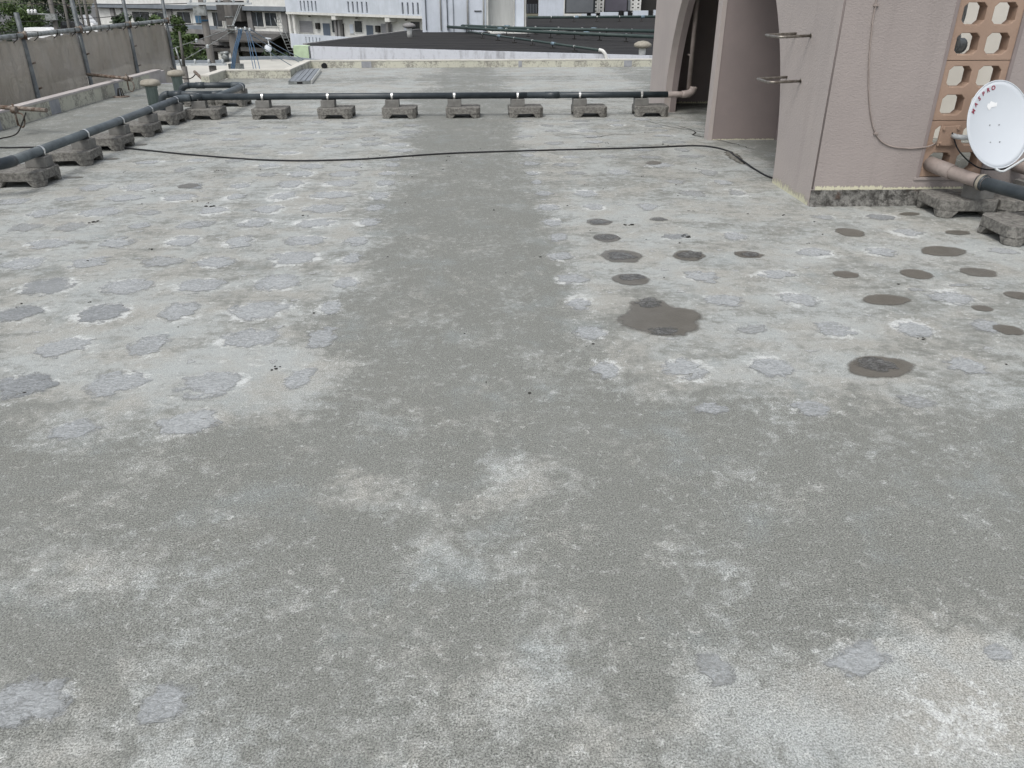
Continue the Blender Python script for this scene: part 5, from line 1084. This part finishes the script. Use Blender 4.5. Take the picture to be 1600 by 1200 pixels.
TR = [(-71, 138, -7, 6.4, 3.9, 'broad green tree at the far upper left behind the first scaffold pole', False), (-78, 136, -7, 6.2, 4.0, 'green tree cut by the left picture edge', False),
 (-76, 152, -7, 11.0, 4.6, 'tall dark tree behind the broad green tree at upper left', True), (-69.5, 150, -7, 11, 3.6, 'dark tree beside the brown lamp pole', True), (-84, 150, -7, 10.0, 4.2, 'dark tree at the left picture edge behind the green one', True),
 (-66, 127, -7.5, 4.4, 2.4, 'low dark bush to the left of the white van', True),
 (-43.6, 110, -9, 8.0, 2.6, 'small dark tree in front of the blank wall of the grey house', True), (-38.4, 108, -9, 7.9, 2.6, 'bright green treetop just above the netting rail', False),
 (-21.6, 62, -9, 8.3, 2.0, 'green tree right beside the end of the netting', False), (-19.6, 60, -9, 7.0, 1.8, 'dark green tree behind the slim pole', True), (-18.0, 59, -9, 6.2, 1.6, 'olive tree between the slim pole and the left utility pole', False),
 (-17.0, 64, -9, 6.6, 1.5, 'bush between the two utility poles', True), (-14.6, 62, -9, 6.8, 2.1, 'rounded tree behind the small round dish', True), (-13.0, 60, -9, 6.2, 1.5, 'green bush beside the ladder at the apartment corner', False)]
for x, y, z0, h, r, lab, dk in TR: tree('tree', x, y, z0, h, r, lab, dk, n=3600 if r > 2.5 else 2400, leaf=.24 if r > 2.5 else .16)
for i in range(16):
    x = -330+i*24+random.uniform(-8, 8); y = 330+random.uniform(-30, 60); tree('tree', x, y, tz(x, y)-1, random.uniform(9, 13), random.uniform(7, 10), 'distant tree on the rise, %s from the left' % ('nth', 'first', 'second', 'third', 'fourth', 'fifth', 'sixth', 'seventh', 'eighth', 'ninth', 'tenth', 'eleventh', 'twelfth', 'thirteenth', 'fourteenth', 'fifteenth', 'sixteenth')[i+1], i % 2 == 0, 1500, .9, .5, grp='distant trees on the rise')

# ------------------------------------------------ parked vehicles on the left
def car(name, x, y, z, rz, L_, Wd, prof, paint, label, win_, cat):
    t = thing(name, label, cat, (x, y, z), rz)
    bm = NB(); a = [bm.verts.new((p[0]*L_, -Wd/2*p[2], p[1])) for p in prof]; b_ = [bm.verts.new((p[0]*L_, Wd/2*p[2], p[1])) for p in prof]; n = len(prof)
    bm.faces.new(a[::-1]); bm.faces.new(b_)
    for k in range(n): bm.faces.new((a[k], a[(k+1) % n], b_[(k+1) % n], b_[k]))
    bmesh.ops.recalc_face_normals(bm, faces=bm.faces); bmesh.ops.bevel(bm, geom=list(bm.edges), offset=.05, segments=2, affect='EDGES', profile=.6)
    obj('body', bm, M[paint], t, local=True)
    for (u0, u1, z0, z1) in win_:
        for s_ in (-1, 1):
            bm = NB(); yy = s_*(Wd/2*.93); q = [(u0*L_, yy+s_*.03, z0), (u1*L_, yy+s_*.03, z0), (u1*L_-.08, yy-s_*.02, z1), (u0*L_+.08, yy-s_*.02, z1)]; v = [bm.verts.new(p) for p in q]+[bm.verts.new((p[0], p[1]-s_*.03, p[2])) for p in q]
            for f_ in ((0,1,2,3),(4,5,6,7),(0,1,5,4),(1,2,6,5),(2,3,7,6),(3,0,4,7)): bm.faces.new([v[i] for i in f_])
            obj('window', bm, M['glass'], t, local=True)
    for cx_ in (-.31, .31):
        for s_ in (-1, 1):
            w_ = bpy.data.objects.new('wheel', None); COL.objects.link(w_); w_.parent = t; w_.location = (cx_*L_, s_*Wd*.43, .32)
            bm = NB(); tube(bm, [(0, -.11, 0), (0, .11, 0)], .32, 16); obj('tyre', bm, M['rubber'], w_, local=True)
            bm = NB(); tube(bm, [(0, -.12, 0), (0, .12, 0)], .18, 12); obj('rim', bm, M['lightpipe'], w_, local=True)
    for s_ in (-1, 1):
        bm = NB(); box(bm, .485*L_, .505*L_, s_*Wd*.36-.14, s_*Wd*.36+.14, .62, .78, bev=.01); obj('headlight', bm, M['paintwhite'], t, local=True)
van = [(-.5,.35,1),(-.5,1.1,1),(-.46,1.95,.9),(.20,1.98,.9),(.33,1.75,.9),(.42,1.15,1),(.5,.95,1),(.5,.35,1)]
suv = [(-.5,.35,1),(-.5,1.0,1),(-.45,1.65,.88),(.10,1.68,.88),(.25,1.1,.98),(.5,.9,1),(.5,.35,1)]
tr = [(-.5,.6,1),(-.5,1.0,1),(.08,1.0,1),(.10,1.85,.92),(.34,1.85,.92),(.45,1.15,1),(.5,1.0,1),(.5,.4,1),(-.4,.45,1)]
car('parked_van', -61.8, 125, -5.33, R(-6), 4.8, 1.8, van, 'paintwhite', 'white van with dark side windows parked behind the netting rail at left', ((-.44, -.05, 1.15, 1.75), (-.02, .2, 1.15, 1.72)), 'van')
car('parked_van', -67.0, 150, -4.38, R(-30), 4.2, 1.8, van, 'paintwhite', 'white boxy van parked at the top of the yard between the steel posts', ((-.44, -.05, 1.15, 1.72), (-.02, .2, 1.15, 1.7)), 'van')
car('parked_truck', -64.0, 140, -4.76, R(-12), 4.0, 1.7, suv, 'paintblack', 'black pickup parked in front of the boxy white van', ((-.42, -.1, 1.1, 1.55), (-.06, .12, 1.1, 1.55)), 'pickup')
car('parked_car', -59.6, 135, -4.95, R(-8), 3.4, 1.5, tr, 'paintwhite', 'small white car with its cab above the netting rail', ((.12, .33, 1.2, 1.7),), 'car')
bm = NB(); v = [bm.verts.new(p) for p in ((-90, 118, -5.6), (-53, 118, -5.6), (-56, 160, -4.02), (-62, 210, -2.1), (-110, 210, -2.1), (-100, 160, -4.02))]; bm.faces.new(v)
w_ = [bm.verts.new((p.co.x, p.co.y, -9.6)) for p in v]
for k in range(6): bm.faces.new((v[k], v[(k+1) % 6], w_[(k+1) % 6], w_[k]))
tag(obj('parking_yard', bm, M['asphalt']), 'grey parking yard climbing away on the left', kind='structure')
